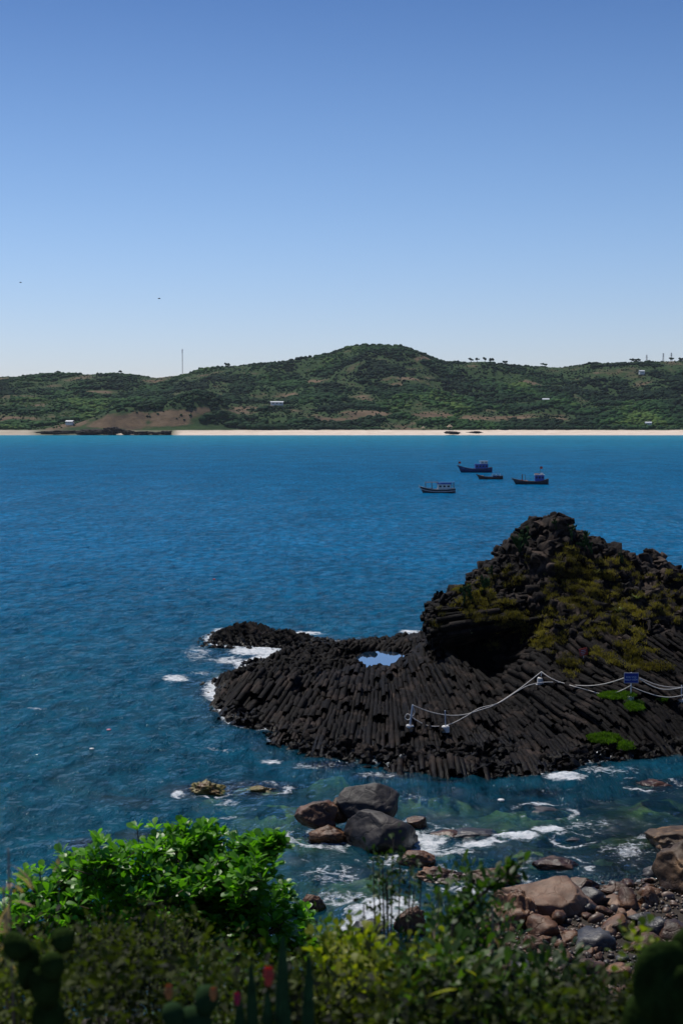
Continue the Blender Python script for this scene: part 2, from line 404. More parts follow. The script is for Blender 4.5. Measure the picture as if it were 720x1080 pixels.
ha = np.interp(CP[:, 0] + .6 * pn(CP[:, 0] * .2, CP[:, 1] * .2, 2.2), [-12, -8, -4, 0, 4, 6, 8.5, 11, 15, 20, 28, 36], [-.8, -.6, -.4, -.2, -.05, 0, .12, .32, .55, .85, 1.2, 1.4])
bk = sst(103, 112, CP[:, 1]) * sst(6.5, 5, CP[:, 0])
hx_ = np.where(bk > .5, -1.0, ha); hy_ = np.where(bk > .5, -.5, -1.0)
T = np.stack([hx_, hy_, gxx * hx_ + gyy * hy_], 1); T /= np.linalg.norm(T, axis=1)[:, None]
steep = np.stack([ha * .45, np.full(len(CP), -.25), np.full(len(CP), -1.)], 1); steep /= np.linalg.norm(steep, axis=1)[:, None]
lie = np.interp(CP[:, 0] + 1.0 * pn(CP[:, 0] * .3, CP[:, 1] * .3, 6.), [-10, -2, 2, 5, 30], [.42, .42, .55, .80, .78]) * (1 - .25 * bk)
A = -(lie[:, None] * T + (1 - lie[:, None]) * steep) + rng.normal(0, .04, (len(CP), 3)) + bd_ * (1.15 - lie)[:, None] + .10 * np.stack([pn(CP[:, 0] * .35, CP[:, 1] * .35, 3.3), pn(CP[:, 0] * .3, CP[:, 1] * .3, 7.7), 0 * ha], 1)
A /= np.linalg.norm(A, axis=1)[:, None]
step = step * (1 - .45 * (lie > .7))
P = np.stack([CP[:, 0], CP[:, 1], ch_ + step - .05], 1)
lanezone = (CP[:, 0] > -7.2 + 1.0 * pn(CP[:, 1] * .3, 3.3, 1.)) & (CP[:, 1] < 101.5 + 1.0 * pn(CP[:, 0] * .4, 8.3, 1.))
kp = (rng.uniform(0, 1, len(P)) < .88) & ~lanezone
P, A, CP, lie = P[kp], A[kp], CP[kp], lie[kp]
big = 1 + 0.3 * np.clip(pn(CP[:, 0] * 0.3, CP[:, 1] * 0.3, 4.4), -1, 1)
v1, q1, h1 = prism_batch(P, A, np.where(lie > .7, rng.uniform(1.8, 5.0, len(P)), rng.uniform(1.6, 3.0, len(P))), 0.25 * big * rng.uniform(0.7, 1.25, len(P)), 6, rng, .18, .09)
print('columns', len(P))

# long ribs: columns traced up from the waterline, side by side, broken at ledges
def hdir(x, y): return np.interp(x + .5 * pn(x * .2, y * .2, 2.2), [-12, -8, -4, 0, 4, 6, 8.5, 11, 15, 20, 28, 40], [-.70, -.55, -.32, -.12, .0, .10, .28, .46, .66, .90, 1.2, 1.45]) * np.interp(y, [80, 84, 92, 102], [.35, .6, 1.0, 1.15])
lx0 = np.arange(-28, 47, .33); lx0 = lx0 + rng.normal(0, .03, len(lx0)); nl_ = len(lx0); ys_ = np.arange(79.0, 102.6, .25); LX = np.zeros((len(ys_), nl_)); LX[0] = lx0
for i in range(1, len(ys_)): LX[i] = LX[i - 1] - .25 * hdir(LX[i - 1], np.full(nl_, ys_[i - 1]))
lane = np.arange(nl_); SP = np.gradient(LX, axis=1); alive = np.ones_like(LX, bool)
for i in range(len(ys_)):
    alive[i] &= ~((SP[i] < .22) & (lane % 2 == 1))
    alive[i] &= ~((SP[i] < .11) & (lane % 4 == 2))
LH = hsurf(LX, np.repeat(ys_[:, None], nl_, 1)); LMk = cragmask(LX, np.repeat(ys_[:, None], nl_, 1), LH)
Pq, Aq, Lq, Rq = [], [], [], []
for li in range(nl_):
    i = 0; i_end = len(ys_) - 2; phase = rng.integers(0, 3)
    run = 0; off_ = 0.; lat = 0.
    i = int(phase)
    while i < i_end:
        st_ = int(rng.integers(2, 6)); j = min(i + st_, i_end + 1); m_ = (i + j) // 2
        if run <= 0: run = int(rng.integers(2, 6)); off_ = rng.normal(0, .08)
        run -= 1
        if LH[m_, li] > -1.0 and alive[m_, li] and LMk[m_, li] < .75 and LX[m_, li] > -8.2 and ys_[j] < 102 :
            x0, x1, y0, y1, hh0, hh1 = LX[i, li], LX[j, li], ys_[i], ys_[j], LH[i, li], LH[j, li]
            led = .34 * np.round(2.6 * float(pn(li * .10, y0 * .24, 4.4))) + .20 * np.round(1.9 * float(pn(li * .33, y0 * .5, 1.4)))
            if ((x0 - POOL.x) / 2.6)**2 + ((y0 - POOL.y) / 5.5)**2 < 1.2: led = min(led, 0) - .3
            o__ = led + off_ * .6 + rng.normal(0, .025); a_ = np.array([x1, y1, hh1 + o__ + .08]); b_ = np.array([x0, y0, hh0 + o__ - .06]); d_ = a_ - b_; L_ = np.linalg.norm(d_)
            eff = min(.46, SP[m_, li] * (2 if SP[m_, li] < .22 else 1) * (2 if SP[m_, li] < .11 else 1))
            if rng.uniform() < .02: i = j; continue
            for dep, rr in ((0, .63), (.34, .64)):
                Pq.append(a_ - np.array([0, 0, dep]) + (np.array([eff * .5, 0, 0]) if dep else 0)); Aq.append(d_ / L_); Lq.append(L_ + (.9 if dep == 0 and rng.uniform() < .3 else .02)); Rq.append(max(.12, eff * rr))
        i = j
Pq = np.array(Pq); v5, q5, h5 = prism_batch(Pq, np.array(Aq), np.array(Lq), np.array(Rq), 1, rng, .10, .03, .25); print('rib pieces', len(Pq))

# buttress of near-horizontal columns jutting left over the recess
PB, AB, LB, RB = [], [], [], []
for k, z in enumerate(np.arange(3.6, 7.9, 0.30)):
    for j, y in enumerate(np.arange(99.4, 109.5, 0.36)):
        yo = y + (0.18 if k % 2 else 0)
        e2 = ((yo - 104.0) / 4.3)**2 + ((z - 5.35) / 1.75)**2
        if e2 > 1.0 + .12 * random.uniform(-1, 1): continue
        t = (z - 3.8) / 3.5
        xl = 6.2 + .9 * e2 + 1.6 * max(0, z - 6.5) + random.uniform(-.25, .35) + .5 * float(pn(z * .9, yo * .8, 3.3))
        PB.append((xl, yo, z - .15 * (1 - t) + random.uniform(-.06, .06)))
        AB.append((-1, -.08 + random.uniform(-.03, .03), -.16 + .22 * (t - .5) + random.uniform(-.03, .03))); LB.append(random.uniform(4.0, 7.0)); RB.append(.20 * random.uniform(.7, 1.35))
v2, q2, h2 = prism_batch(np.array(PB), np.array(AB) / np.linalg.norm(AB, axis=1)[:, None], np.array(LB), np.array(RB), 4, rng, 0.12, 0.03)

# irregular broken blocks over the crag
def sample_faces(V, Fq, n, weightfn=None, r=rng):
    a, b, c, d = (V[Fq[:, i]] for i in range(4)); nr = np.cross(c - a, d - b); ar = np.linalg.norm(nr, axis=1) + 1e-9; nr = nr / ar[:, None]
    cen = (a + b + c + d) / 4; wgt = ar.copy()
    if weightfn is not None: wgt = wgt * weightfn(cen, nr)
    i = r.choice(len(Fq), n, p=wgt / wgt.sum()); nn = nr[i]; nn[nn[:, 2] < 0] *= -1
    return cen[i] + r.normal(0, 0.05, (n, 3)), nn
cenw = lambda c, n: (cragmask(c[:, 0], c[:, 1], hsurf(c[:, 0], c[:, 1])) > 0.3) * 1.0
pb, nb = sample_faces(V, Fg, 1900, cenw)
left = pb[:, 0] < 17 + rng.normal(0, 1.5, len(pb))
axb = np.where(left[:, None], np.array([[-.95, -.28, .12]]) + rng.normal(0, .14, (len(pb), 3)), rng.normal(0, 1, (len(pb), 3)) * .5 + np.array([[-.5, -.3, .55]]))
axb /= np.linalg.norm(axb, axis=1)[:, None]
Lb = rng.uniform(0.3, 1.5, len(pb)) * np.where(left, 1.15, .8); rb_ = rng.uniform(0.10, 0.32, len(pb)) * rng.choice([.7, 1.0, 1.5], len(pb), p=[.4, .4, .2])
v3, q3, h3 = prism_batch(pb + axb * (Lb * 0.4)[:, None] - nb * 0.20, axb, Lb, rb_, 2, rng, 0.25, 0.1)

# wave-washed rubble along the waterline
wl = []
for i in range(5200):
    x, y = rng.uniform(-13, 34), rng.uniform(78, 100)
    wl.append((x, y))
wl = np.array(wl); hw = hsurf(wl[:, 0], wl[:, 1]); k_ = np.abs(hw + 0.1) < 0.45; wl = wl[k_]; hw = hw[k_]
axw = rng.normal(0, 1, (len(wl), 3)); axw /= np.linalg.norm(axw, axis=1)[:, None]
Lw = rng.uniform(0.3, 0.7, len(wl))
v4, q4, h4 = prism_batch(np.column_stack([wl, hw + 0.25]) + axw * (Lw * .5)[:, None], axw, Lw, rng.uniform(.12, .3, len(wl)), 2, rng, .25, .1)

rt = rng.uniform(0, 1, (420, 3)); rx_ = 6.9 + rt[:, 0] * 5.5; ry_ = 101.5 + rt[:, 1] * 4.5; rz_ = 5.35 + 1.75 * np.sqrt(np.clip(1 - ((ry_ - 104) / 4.3)**2, 0, 1)) - .25 * np.maximum(0, 8.5 - rx_) + rt[:, 2] * .35
ax6 = rng.normal(0, 1, (420, 3)) + np.array([-1.4, 0, .3]); ax6 /= np.linalg.norm(ax6, axis=1)[:, None]
v6, q6, h6 = prism_batch(np.stack([rx_, ry_, rz_], 1), ax6, rng.uniform(.25, .8, 420), rng.uniform(.1, .28, 420), 1, rng, .25, .05)
Vs = [v1, v2, v4, v5, v6]; o2 = len(v1); o3 = o2 + len(v2); o5 = o3 + len(v4); o6 = o5 + len(v5)
headland = npmesh('headland', np.concatenate(Vs), [np.concatenate([q1, q2 + o2, q4 + o3, q5 + o5, q6 + o6]), np.concatenate([h1, h2 + o2, h4 + o3, h5 + o5, h6 + o6])], M_basalt)
tag(headland, 'black headland of six-sided basalt columns running down into the sea', None, None, 'structure')
ob = npmesh('crag', np.concatenate([V, v3]), [np.concatenate([Fg, q3 + len(V)]), h3 + len(V)], M_crag)
tag(ob, 'rugged dark crag rising behind the basalt columns', None, None, 'structure')

bpy.context.view_layer.update()
def hit(px, py, back=0.0):
    o_ = Vector((0, 0, CH)); d = (at(px, py, 100.0) - o_).normalized(); best = None
    for ob_ in (headland, ob):
        r_ = ob_.ray_cast(o_, d)
        if r_[0] and (best is None or r_[1].y < best.y): best = r_[1].copy()
    return best if best is not None else at(px, py, 108)
def ground_z(x, y):   # height of the headland surface as built, for standing things on it
    h = float(hsurf(np.array([x]), np.array([y]))[0]); m = float(cragmask(np.array([x]), np.array([y]), np.array([h]))[0])
    return h + m * 0.2

# tide pool: still water sheet
def blob_disc(cx, cy, z, rx, ry, n=64, seed=0, amp=.12):
    th = np.linspace(0, 2 * np.pi, n, endpoint=False); r = 1 + amp * pn(np.cos(th) * 1.5 + seed, np.sin(th) * 1.5, seed + .5)
    ring = np.stack([cx + rx * r * np.cos(th), cy + ry * r * np.sin(th), np.full(n, z)], 1)
    return np.concatenate([[[cx, cy, z]], ring]), np.stack([np.zeros(n, int), 1 + np.arange(n), 1 + (np.arange(n) + 1) % n], 1)
N = NT('pool water'); p = N.n('BsdfPrincipled'); p.inputs['Base Color'].default_value = (0.01, 0.03, 0.06, 1); p.inputs['Roughness'].default_value = 0.03
gg = N.n('BsdfGlossy'); gg.inputs['Color'].default_value = (.85, .9, 1, 1); gg.inputs['Roughness'].default_value = 0.02
mx = N.n('MixShader'); lw = N.n('Fresnel'); lw.inputs['IOR'].default_value = 1.33
N.l(lw.outputs[0], mx.inputs[0]); N.l(p.outputs[0], mx.inputs[1]); N.l(gg.outputs[0], mx.inputs[2]); N.l(mx.outputs[0], N.out.inputs[0]); M_pool = N.m
v, f = blob_disc(POOL.x, POOL.y, POOL.z + 0.06, 2.3, 4.6, 80, 2)
tag(npmesh('tide_pool_water', v, f, M_pool), 'still blue water lying in the hollow of the basalt', None, None, 'structure')

# ================================================================== FAR SHORE
skyl = [(-900, 400), (-500, 402), (-200, 398), (0, 398), (60, 395), (130, 395), (165, 399), (190, 396), (230, 388), (300, 382), (350, 373), (368, 366), (385, 364), (420, 365), (437, 370), (455, 378), (470, 383), (510, 381.5), (540, 386.5), (590, 388), (620, 384), (680, 382), (720, 381), (900, 379), (1200, 386), (1600, 390), (2200, 398)]
RD = 3350.0
sx = np.array([(a - 360) / F * RD for a, b in skyl]); sz = np.array([at(360, b, RD).z for a, b in skyl])
hx = np.arange(-2900, 3400, 9.0); hy = np.concatenate([np.arange(2290, 2460, 6.0), np.arange(2460, 3500, 9.0), np.arange(3500, 5400, 40.0)])
HX, HY = np.meshgrid(hx, hy)
def gauss(x, y, cx, cy, rx, ry): return np.exp(-((x - cx) / rx)**2 - ((y - cy) / ry)**2)
def hill_h(x, y):
    r = np.interp(x * RD / np.maximum(y, RD * 0.9) if False else x, sx, sz)
    shore = 2335 - 0.012 * (x + 500) + 8 * pn(x / 180, 0.3, 0.2) + 120 * sst(-400, -900, x) * 0 
    d = y - shore
    beach = np.clip(d / 95, -0.6, 1) * 8.0
    t = np.clip((y - (shore + 90)) / (RD - 2430), 0, 1.0)
    prof = t**1.15 * (1 - 0.12 * np.sin(t * np.pi))
    back_ = np.where(y > RD, np.maximum(0.25, 1 - (y - RD) / 1400 * 0.75), 1)
    z = beach + (r - 8) * prof * back_
    m = sst(0.03, 0.25, t) * (1 - sst(0.86, 1.0, t))
    z = z + m * (16 * fbm(x / 260, y / 260, 1.1, 5) + 12 * (1 - np.abs(pn(x / 170, y / 330, 6)) * 2.2))
    # low brown headland on the left, and its wooded shoulder
    def px_(p, D): return (p - 360) / F * D
    z = z + 34 * gauss(x, y, px_(165, 2480), 2480, 95, 70) + 40 * gauss(x, y, px_(218, 2500), 2500, 55, 60) + 16 * gauss(x, y, px_(120, 2440), 2440, 60, 45)
    return z
HZ = hill_h(HX, HY)
def pxmask(x, y, z, lst):
    """soft ellipses given in photo pixels, evaluated where the ground stands (places bare soil)"""
    dyy = cp * y - sp * (z - CH); px = 360 + F * x / dyy; py = 540 - F * ((z - CH) * cp + y * sp) / dyy
    s_ = 0
    for a, b, ra, rb2, amp in lst: s_ = s_ + amp * np.exp(-((px - a) / ra)**2 - ((py - b) / rb2)**2)
    return s_
bare_l = [(165, 439, 40, 5, 1.0), (120, 446, 30, 4, .8), (170, 447, 38, 4, .6), (390, 367, 50, 6, -1.2), (200, 434, 16, 5, .6), (225, 431, 14, 4, .9), (255, 434, 22, 4, .6), (85, 448, 25, 3, .6), (15, 442, 18, 3, .7), (100, 413, 30, 1.5, .6), (440, 379, 12, 3, .9), (420, 405, 22, 3, .6), (390, 436, 22, 3, .9), (350, 442, 22, 3, .7), (450, 438, 30, 4, .6), (500, 440, 26, 3, .8), (540, 441, 18, 3, .7), (330, 402, 12, 2, .6), (300, 416, 14, 2, .6), (420, 400, 30, 2, .5), (610, 432, 16, 2, .4), (260, 394, 10, 2, .4)]
def bare(x, y, z): return pxmask(x, y, z, bare_l) * (1 + 1.3 * fbm(x / 45, y / 90, 4.2, 4)) + 0.6 * fbm(x / 90, y / 120, 2.2, 4) - 0.10
HB = bare(HX, HY, HZ)
N = NT('hill ground'); g = N.n('NewGeometry').outputs['Position']; sz_ = N.n('SeparateXYZ'); N.l(g, sz_.inputs[0])
soil = N.ramp(N.noise(g, 0.02, 8, .7), [(0.3, (0.05, 0.038, 0.028)), (0.5, (0.14, 0.098, 0.06)), (0.62, (0.18, 0.13, 0.085)), (0.75, (0.07, 0.08, 0.035))])
grs = N.ramp(N.noise(g, 0.05, 8, .7), [(0.3, (0.012, 0.035, 0.013)), (0.7, (0.045, 0.085, 0.025))])
c = N.mix(N.ramp(N.math('ADD', N.attr('bare'), N.math('MULTIPLY', N.math('SUBTRACT', N.noise(g, .06, 8, .7), .5), .9)), [(0.12, 0.0), (0.42, 1.0)]), grs, soil)
sand = N.ramp(N.noise(g, 0.05, 6), [(0.3, (0.66, 0.54, 0.43)), (0.7, (0.80, 0.68, 0.56))])
sm = N.ramp(N.math('ADD', sz_.outputs['Z'], N.math('MULTIPLY', N.noise(g, 0.03, 5), 2.0)), [(0.0, 1.0), (1.0, 0.0)])
mr = N.n('MapRange'); mr.inputs[1].default_value = 8.2; mr.inputs[2].default_value = 9.4; mr.inputs[3].default_value = 1; mr.inputs[4].default_value = 0
N.l(N.math('ADD', sz_.outputs['Z'], N.math('MULTIPLY', N.noise(g, 0.03, 5), 2.0)), mr.inputs[0])
c = N.mix(N.math('MULTIPLY', mr.outputs[0], N.attr('sand')), c, sand)
p = N.n('BsdfPrincipled'); p.inputs['Roughness'].default_value = .95; p.inputs['Specular IOR Level'].default_value = .1; N.l(c, p.inputs['Base Color'])
bp = N.n('Bump'); bp.inputs['Strength'].default_value = .8; bp.inputs['Distance'].default_value = 4; N.l(N.noise(g, .08, 8, .7), bp.inputs['Height']); N.l(bp.outputs[0], p.inputs['Normal'])
N.l(p.outputs[0], N.out.inputs[0]); M_hill = N.m
pxh = 360 + F * HX / HY
sandm = np.interp(pxh, [-200, 30, 45, 120, 128, 145, 182, 190, 900], [.6, .6, .15, .1, .75, .2, .15, 1, 1])
hl = npmesh('hills', np.stack([HX, HY, HZ], -1).reshape(-1, 3), grid_faces(len(hy), len(hx)), M_hill, smooth=True, attrs={'bare': HB, 'sand': sandm})
tag(hl, 'green hills with bare brown slopes and a pale sand beach along their foot', None, None, 'structure')

# woodland covering the hills: crowns beyond counting
M_wood = NT('woodland leaves'); N = M_wood
v_ = N.attr('tint'); cc = N.ramp(v_, [(0.0, (0.006, 0.026, 0.010)), (0.5, (0.014, 0.052, 0.016)), (0.85, (0.034, 0.095, 0.022)), (1.0, (0.08, 0.14, 0.03))])
g = N.n('NewGeometry').outputs['Position']
cc = N.mix(.6, cc, N.ramp(N.noise(g, .35, 4, .7), [(0.3, (.4,) * 3), (.7, (1.3,) * 3)]), 'MULTIPLY')
p = N.n('BsdfPrincipled'); p.inputs['Roughness'].default_value = .9; p.inputs['Specular IOR Level'].default_value = .1; N.l(cc, p.inputs['Base Color']); N.l(p.outputs[0], N.out.inputs[0]); M_wood = N.m
IV, IF = ico(2)
def crown_batch(x, y, r, seed=0, hz=None, squash=.8):
    n = len(x); rr = np.random.default_rng(seed)
    z = hill_h(x, y) if hz is None else hz
    T = IV[None] * (1 + .38 * pn(IV[None, :, 0] * 1.6 + rr.uniform(0, 90, (n, 1)), IV[None, :, 1] * 1.6, IV[None, :, 2] * 1.6 + rr.uniform(0, 90, (n, 1))) + rr.normal(0, .10, (n, len(IV))))[..., None]
    Vc = T * (r[:, None] * np.array([[1, 1, squash]]))[:, None, :] + np.stack([x, y, z + r * .45], 1)[:, None, :]
    Fc = (IF[None] + (np.arange(n) * len(IV))[:, None, None]).reshape(-1, 3)
    return Vc.reshape(-1, 3), Fc
rw = np.random.default_rng(21); nC = 46000
wy = 2420 + (3480 - 2420) * rw.uniform(0, 1, nC); wx = rw.uniform(-.30, .30, nC) * wy
wz = hill_h(wx, wy); wb = bare(wx, wy, wz)
kk = (wb + 0.95 * rw.uniform(-.5, .5, nC) < 0.02) & (wz > 8.5) | ((rw.uniform(0, 1, nC) < .16) & (wz > 9.5))
wx, wy, wz, wb = wx[kk], wy[kk], wz[kk], wb[kk]
wr = rw.uniform(2.0, 6.2, len(wx)) * np.where(wb > .05, .38, np.where(wb > -.1, .6, 1.1)) * (1 + .5 * np.clip(pn(wx / 60, wy / 60, 9), -.6, 1))
wr *= np.where(wy > 3200, .75, 1)
vt, ft = crown_batch(wx, wy, wr, 5, wz, .62)
tint = np.clip(.30 + 1.0 * fbm(wx / 150, wy / 230, .5, 4) + rw.normal(0, .09, len(wx)) - .25 * sst(100, 700, wx) + .12 * sst(0, -500, wx), 0, 1)
wood = npmesh('woodland', vt, ft, M_wood, smooth=True, attrs={'tint': np.repeat(tint, len(IV))})
tag(wood, 'dense dark green scrub and woodland covering the far hills', None, None, 'stuff')
print('woodland', len(wx))

# single trees one can make out on the ridge and by the beach
M_bark = simple('bark', (0.10, 0.075, 0.055), .9, scale=8)
M_dry = simple('dead wood', (0.30, 0.22, 0.16), .9, scale=12)
def far_tree(px, py_top, D, hgt, rad, label, kind='ridge', s=0):
    base = at(px, py_top, D); x = base.x; z = float(hill_h(np.array([x]), np.array([D]))[0]) - .5
    hgt = max(hgt, base.z - z)
    t = empty('hill_tree', (x, D, z)); tag(t, label, 'tree', 'single trees standing out on the far shore')
    MB().tube([(0, 0, 0), (.2, 0, hgt * .5), (0, 0, hgt * .9)], [.35, .28, .1], 6).build('trunk', M_bark, t)
    rr = np.random.default_rng(s + 50); n = 7
    lx = rr.normal(0, rad * .5, n); ly = rr.normal(0, rad * .5, n); lz = hgt * rr.uniform(.62, .95, n); lr = rad * rr.uniform(.35, .62, n)
    vv, ff = crown_batch(lx, ly, lr, s, lz - lr * .45, .75)
    npmesh('crown', vv, ff, M_wood, t, True, {'tint': np.full(len(vv), .2 + .1 * (s % 3))})
tr = [(496, 379.0, 3345, 'leftmost of the single trees on the crest right of the summit'), (503, 377.8, 3345, 'round tree second from the left on the crest right of the summit'), (511, 377.5, 3345, 'tallest umbrella shaped tree in the crest row right of the summit'), (518, 378.2, 3345, 'last tree on the right of the crest row beside the summit'),
      (532, 381.5, 3340, 'small tree on its own at the saddle of the ridge'), (574, 384.0, 3340, 'bushy tree standing out on the low saddle of the ridge'), (666, 378.6, 3345, 'thin tree rising from the ridge left of the power pylons'), (672, 379.0, 3345, 'low tree on the ridge just left of the power pylons'), (708, 377.8, 3345, 'broad dark tree on the ridge just right of the pylons'), (717, 377.4, 3345, 'broad dark tree on the ridge at the right edge'),
      (212, 388.2, 3345, 'tree on the ridge just right of the radio mast'), (240, 385.0, 3345, 'tree on the rising ridge midway from mast to summit'), (128, 391.5, 3345, 'tree on the low ridge left of the radio mast'), (60, 391.5, 3345, 'tree standing out on the low ridge at the far left')]
for i, (a, b, D, lb) in enumerate(tr): far_tree(a, b, D, 9, 5.5, lb, s=i)

# radio mast (lattice)
M_mast = simple('mast steel', (0.32, 0.30, 0.31), .5, .3); M_mast_red = simple('mast red paint', (0.35, 0.09, 0.07), .5)
mp = at(192.5, 394, 3300); mh = at(192.5, 368, 3300).z; gz = float(hill_h(np.array([mp.x]), np.array([3300]))[0]) - 1
mt = empty('radio_mast', (mp.x, 3300, gz)); tag(mt, 'tall slender lattice radio mast standing on the left ridge', 'mast')
H_ = mh - gz; m = MB()
for k in range(3):
    a0 = k * 2 * math.pi / 3; m.tube([(1.1 * math.cos(a0), 1.1 * math.sin(a0), 0), (.7 * math.cos(a0), .7 * math.sin(a0), H_)], .26, 5)
m.build('leg_frame', M_mast, mt); m = MB(); nb_ = 18
for i in range(nb_):
    for k in range(3):
        a0 = k * 2 * math.pi / 3; a1 = a0 + 2 * math.pi / 3; r0 = 1.1 - .4 * i / nb_; r1 = 1.1 - .4 * (i + 1) / nb_
        m.tube([(r0 * math.cos(a0), r0 * math.sin(a0), H_ * i / nb_), (r1 * math.cos(a1), r1 * math.sin(a1), H_ * (i + 1) / nb_)], .10, 4)
m.build('bracing', M_mast_red, mt)
for z_, r_ in ((.95, 1.5), (.88, 1.3)):
    for k in range(3):
        a0 = k * 2.094 + .4; MB().box((r_ * math.cos(a0), r_ * math.sin(a0), H_ * z_), (.5, .5, 2.6)).build('antenna', M_mast, mt)

# power pylons
def pylon(px, top, D, label, wide=3.0):
    p_ = at(px, top, D); gz = float(hill_h(np.array([p_.x]), np.array([D]))[0]) - 1; h = p_.z - gz
    t = empty('power_pylon', (p_.x, D, gz)); tag(t, label, 'pylon', 'power pylons on the ridge')
    m = MB()
    for sx_ in (-1, 1):
        for sy_ in (-1, 1): m.tube([(sx_ * 2.2, sy_ * 2.2, 0), (sx_ * .5, sy_ * .5, h)], .22, 5)
    for i in range(6):
        z0, z1 = h * i / 6, h * (i + 1) / 6; r0, r1 = 2.2 - 1.7 * i / 6, 2.2 - 1.7 * (i + 1) / 6
        for sy_ in (-1, 1): m.tube([(-r0, sy_ * r0, z0), (r1, sy_ * r1, z1)], .12, 4); m.tube([(r0, sy_ * r0, z0), (-r1, sy_ * r1, z1)], .12, 4)
    m.build('tower', M_mast, t)
    for z_ in (.74, .86, .97):
        MB().box((0, 0, h * z_), (wide * 2 * (1.1 - (z_ - .74)), .5, .4)).build('cross_arm', M_mast, t)
pylon(681.5, 374.2, 3400, 'left power pylon with broad cross arms on the ridge'); pylon(699, 372.5, 3400, 'middle of the three power pylons on the right ridge'); pylon(707.5, 372.0, 3400, 'right power pylon beside the dark tree on the ridge', 3.6)

# houses on the slopes
M_white = simple('white plaster', (0.72, 0.72, 0.70), .7, var=.08); M_roofw = simple('pale metal roof', (0.62, 0.64, 0.66), .5, var=.1); M_win = simple('dark opening', (0.02, 0.025, 0.03), .3)
M_thatch = simple('thatch', (0.33, 0.25, 0.15), .9); M_roofred = simple('tiled roof', (0.38, 0.16, 0.10), .8)
def house(px, py, L_, W_, H_, roofm, label, rz=0., D=None, wall=None):
    # find where the sight line meets the hill
    if D is None:
        ys = np.arange(2380, 3340, 4.0); pts = np.array([at(px, py, y)[:] for y in ys]); hh = hill_h(pts[:, 0], pts[:, 1]); i = int(np.argmax(hh > pts[:, 2]))
        D = ys[i] if i > 0 else 2420
    p_ = at(px, py, D); gz = float(hill_h(np.array([p_.x]), np.array([D]))[0])
    t = empty('house', (p_.x, D, gz + 3), rz); tag(t, label, 'house')
    w_ = MB().box((0, 0, H_ / 2 - 1), (L_, W_, H_ + 2)).build('wall', wall or M_white, t)
    for k in range(3): MB().box((-L_ * .3 + k * L_ * .3, -W_ / 2, H_ * .55), (L_ * .13, .3, H_ * .4)).build('window', M_win, t)
    m = MB(); r0 = H_; e = .8
    m.poly([[(-L_ / 2 - e, -W_ / 2 - e, r0), (L_ / 2 + e, -W_ / 2 - e, r0)], [(-L_ / 2 - e, 0, r0 + H_ * .45), (L_ / 2 + e, 0, r0 + H_ * .45)], [(-L_ / 2 - e, W_ / 2 + e, r0), (L_ / 2 + e, W_ / 2 + e, r0)]])
    ge = bmesh.ops.extrude_face_region(m.bm, geom=list(m.bm.faces)); bmesh.ops.translate(m.bm, vec=(0, 0, .35), verts=[v for v in ge['geom'] if isinstance(v, bmesh.types.BMVert)])
    m.build('roof', roofm, t)
house(575, 426, 12, 8, 5, M_roofw, 'small white house among the trees halfway up the middle slope')
house(676, 395.5, 11, 8, 5, M_roofw, 'lone white house near the ridge on the far right', .2)
house(292, 428.5, 24, 8, 4, M_roofw, 'long low pale building above the wooded shoulder on the left', .1)
house(74, 449, 12, 8, 4, M_roofw, 'pale cottage at the foot of the left brown slope', -.2)
house(683, 450.5, 10, 7, 4, M_roofw, 'pale beach house in the trees at the right end of the beach', 0)
# thatched shelters on the beach
def shelter(px, py, label, s=1.0):
    p_ = at(px, py, 2425); gz = float(hill_h(np.array([p_.x]), np.array([2425]))[0]); t = empty('beach_shelter', (p_.x, 2425, gz)); tag(t, label, 'shelter')
    for a_, b_ in ((-1, -1), (1, -1), (-1, 1), (1, 1)): MB().tube([(a_ * 2 * s, b_ * 2 * s, -1), (a_ * 2 * s, b_ * 2 * s, 3.6 * s)], .2, 6).build('post', M_dry, t)
    MB().tube([(0, 0, 3.2 * s), (0, 0, 6.2 * s)], [3.8 * s, .2], 10).build('roof', M_thatch, t)
shelter(474, 447, 'tall pale thatched shelter beside the middle of the beach', 1.5); shelter(446, 449, 'small thatched shelter left of the tall one on the beach', 1.0)

# ------------------------------------------------------------------ rocks
def rock_mesh(name, sub, seed, scale=(1, 1, 1), cuts=9, rough=.10, flat=.35, crack=False):
    V0, F0 = ico(sub); r = np.random.default_rng(seed); V_ = V0.copy()
    for _ in range(cuts):
        n_ = r.normal(size=3); n_ /= np.linalg.norm(n_); d_ = r.uniform(.55, .88)
        s_ = V_ @ n_ - d_; V_ -= np.maximum(s_, 0)[:, None] * n_[None] * .88
    o = r.uniform(0, 50, 3)
    nn = V0
    V_ = V_ * (1 + .16 * pn(V0[:, 0] * 1.1 + o[0], V0[:, 1] * 1.1 + o[1], V0[:, 2] * 1.1 + o[2])[:, None] + rough * fbm(V0[:, 0] * 2.6 + o[1], V0[:, 1] * 2.6 + o[2], V0[:, 2] * 2.6 + o[0], 5, .55)[:, None])
    V_ *= np.array(scale)
    me = bpy.data.meshes.new(name); 
    me.from_pydata(V_.tolist(), [], F0.tolist()); me.update(); me.polygons.foreach_set('use_smooth', np.ones(len(me.polygons), bool))
    return me
def rock(name, px, py, D, w_px, h_px, depth, mat, label, seed, rz=0., cat='boulder', group=None, sub=5, tilt=(0, 0), cuts=9, rough=.1, z=None):
    """px,py = centre of the visible mass in the photo"""
    c_ = at(px, py, D); k = D / F
    me = rock_mesh(name, sub, seed, (w_px * k / 2 * 1.12, depth / 2, h_px * k / 2 * 1.12), cuts, rough)
    o = link(name, me, mat); o.location = c_ if z is None else (c_.x, c_.y, z); o.rotation_euler = (tilt[0], tilt[1], rz); tag(o, label, cat, group); return o
ROCKS = []   # (x, y, r) for the foam
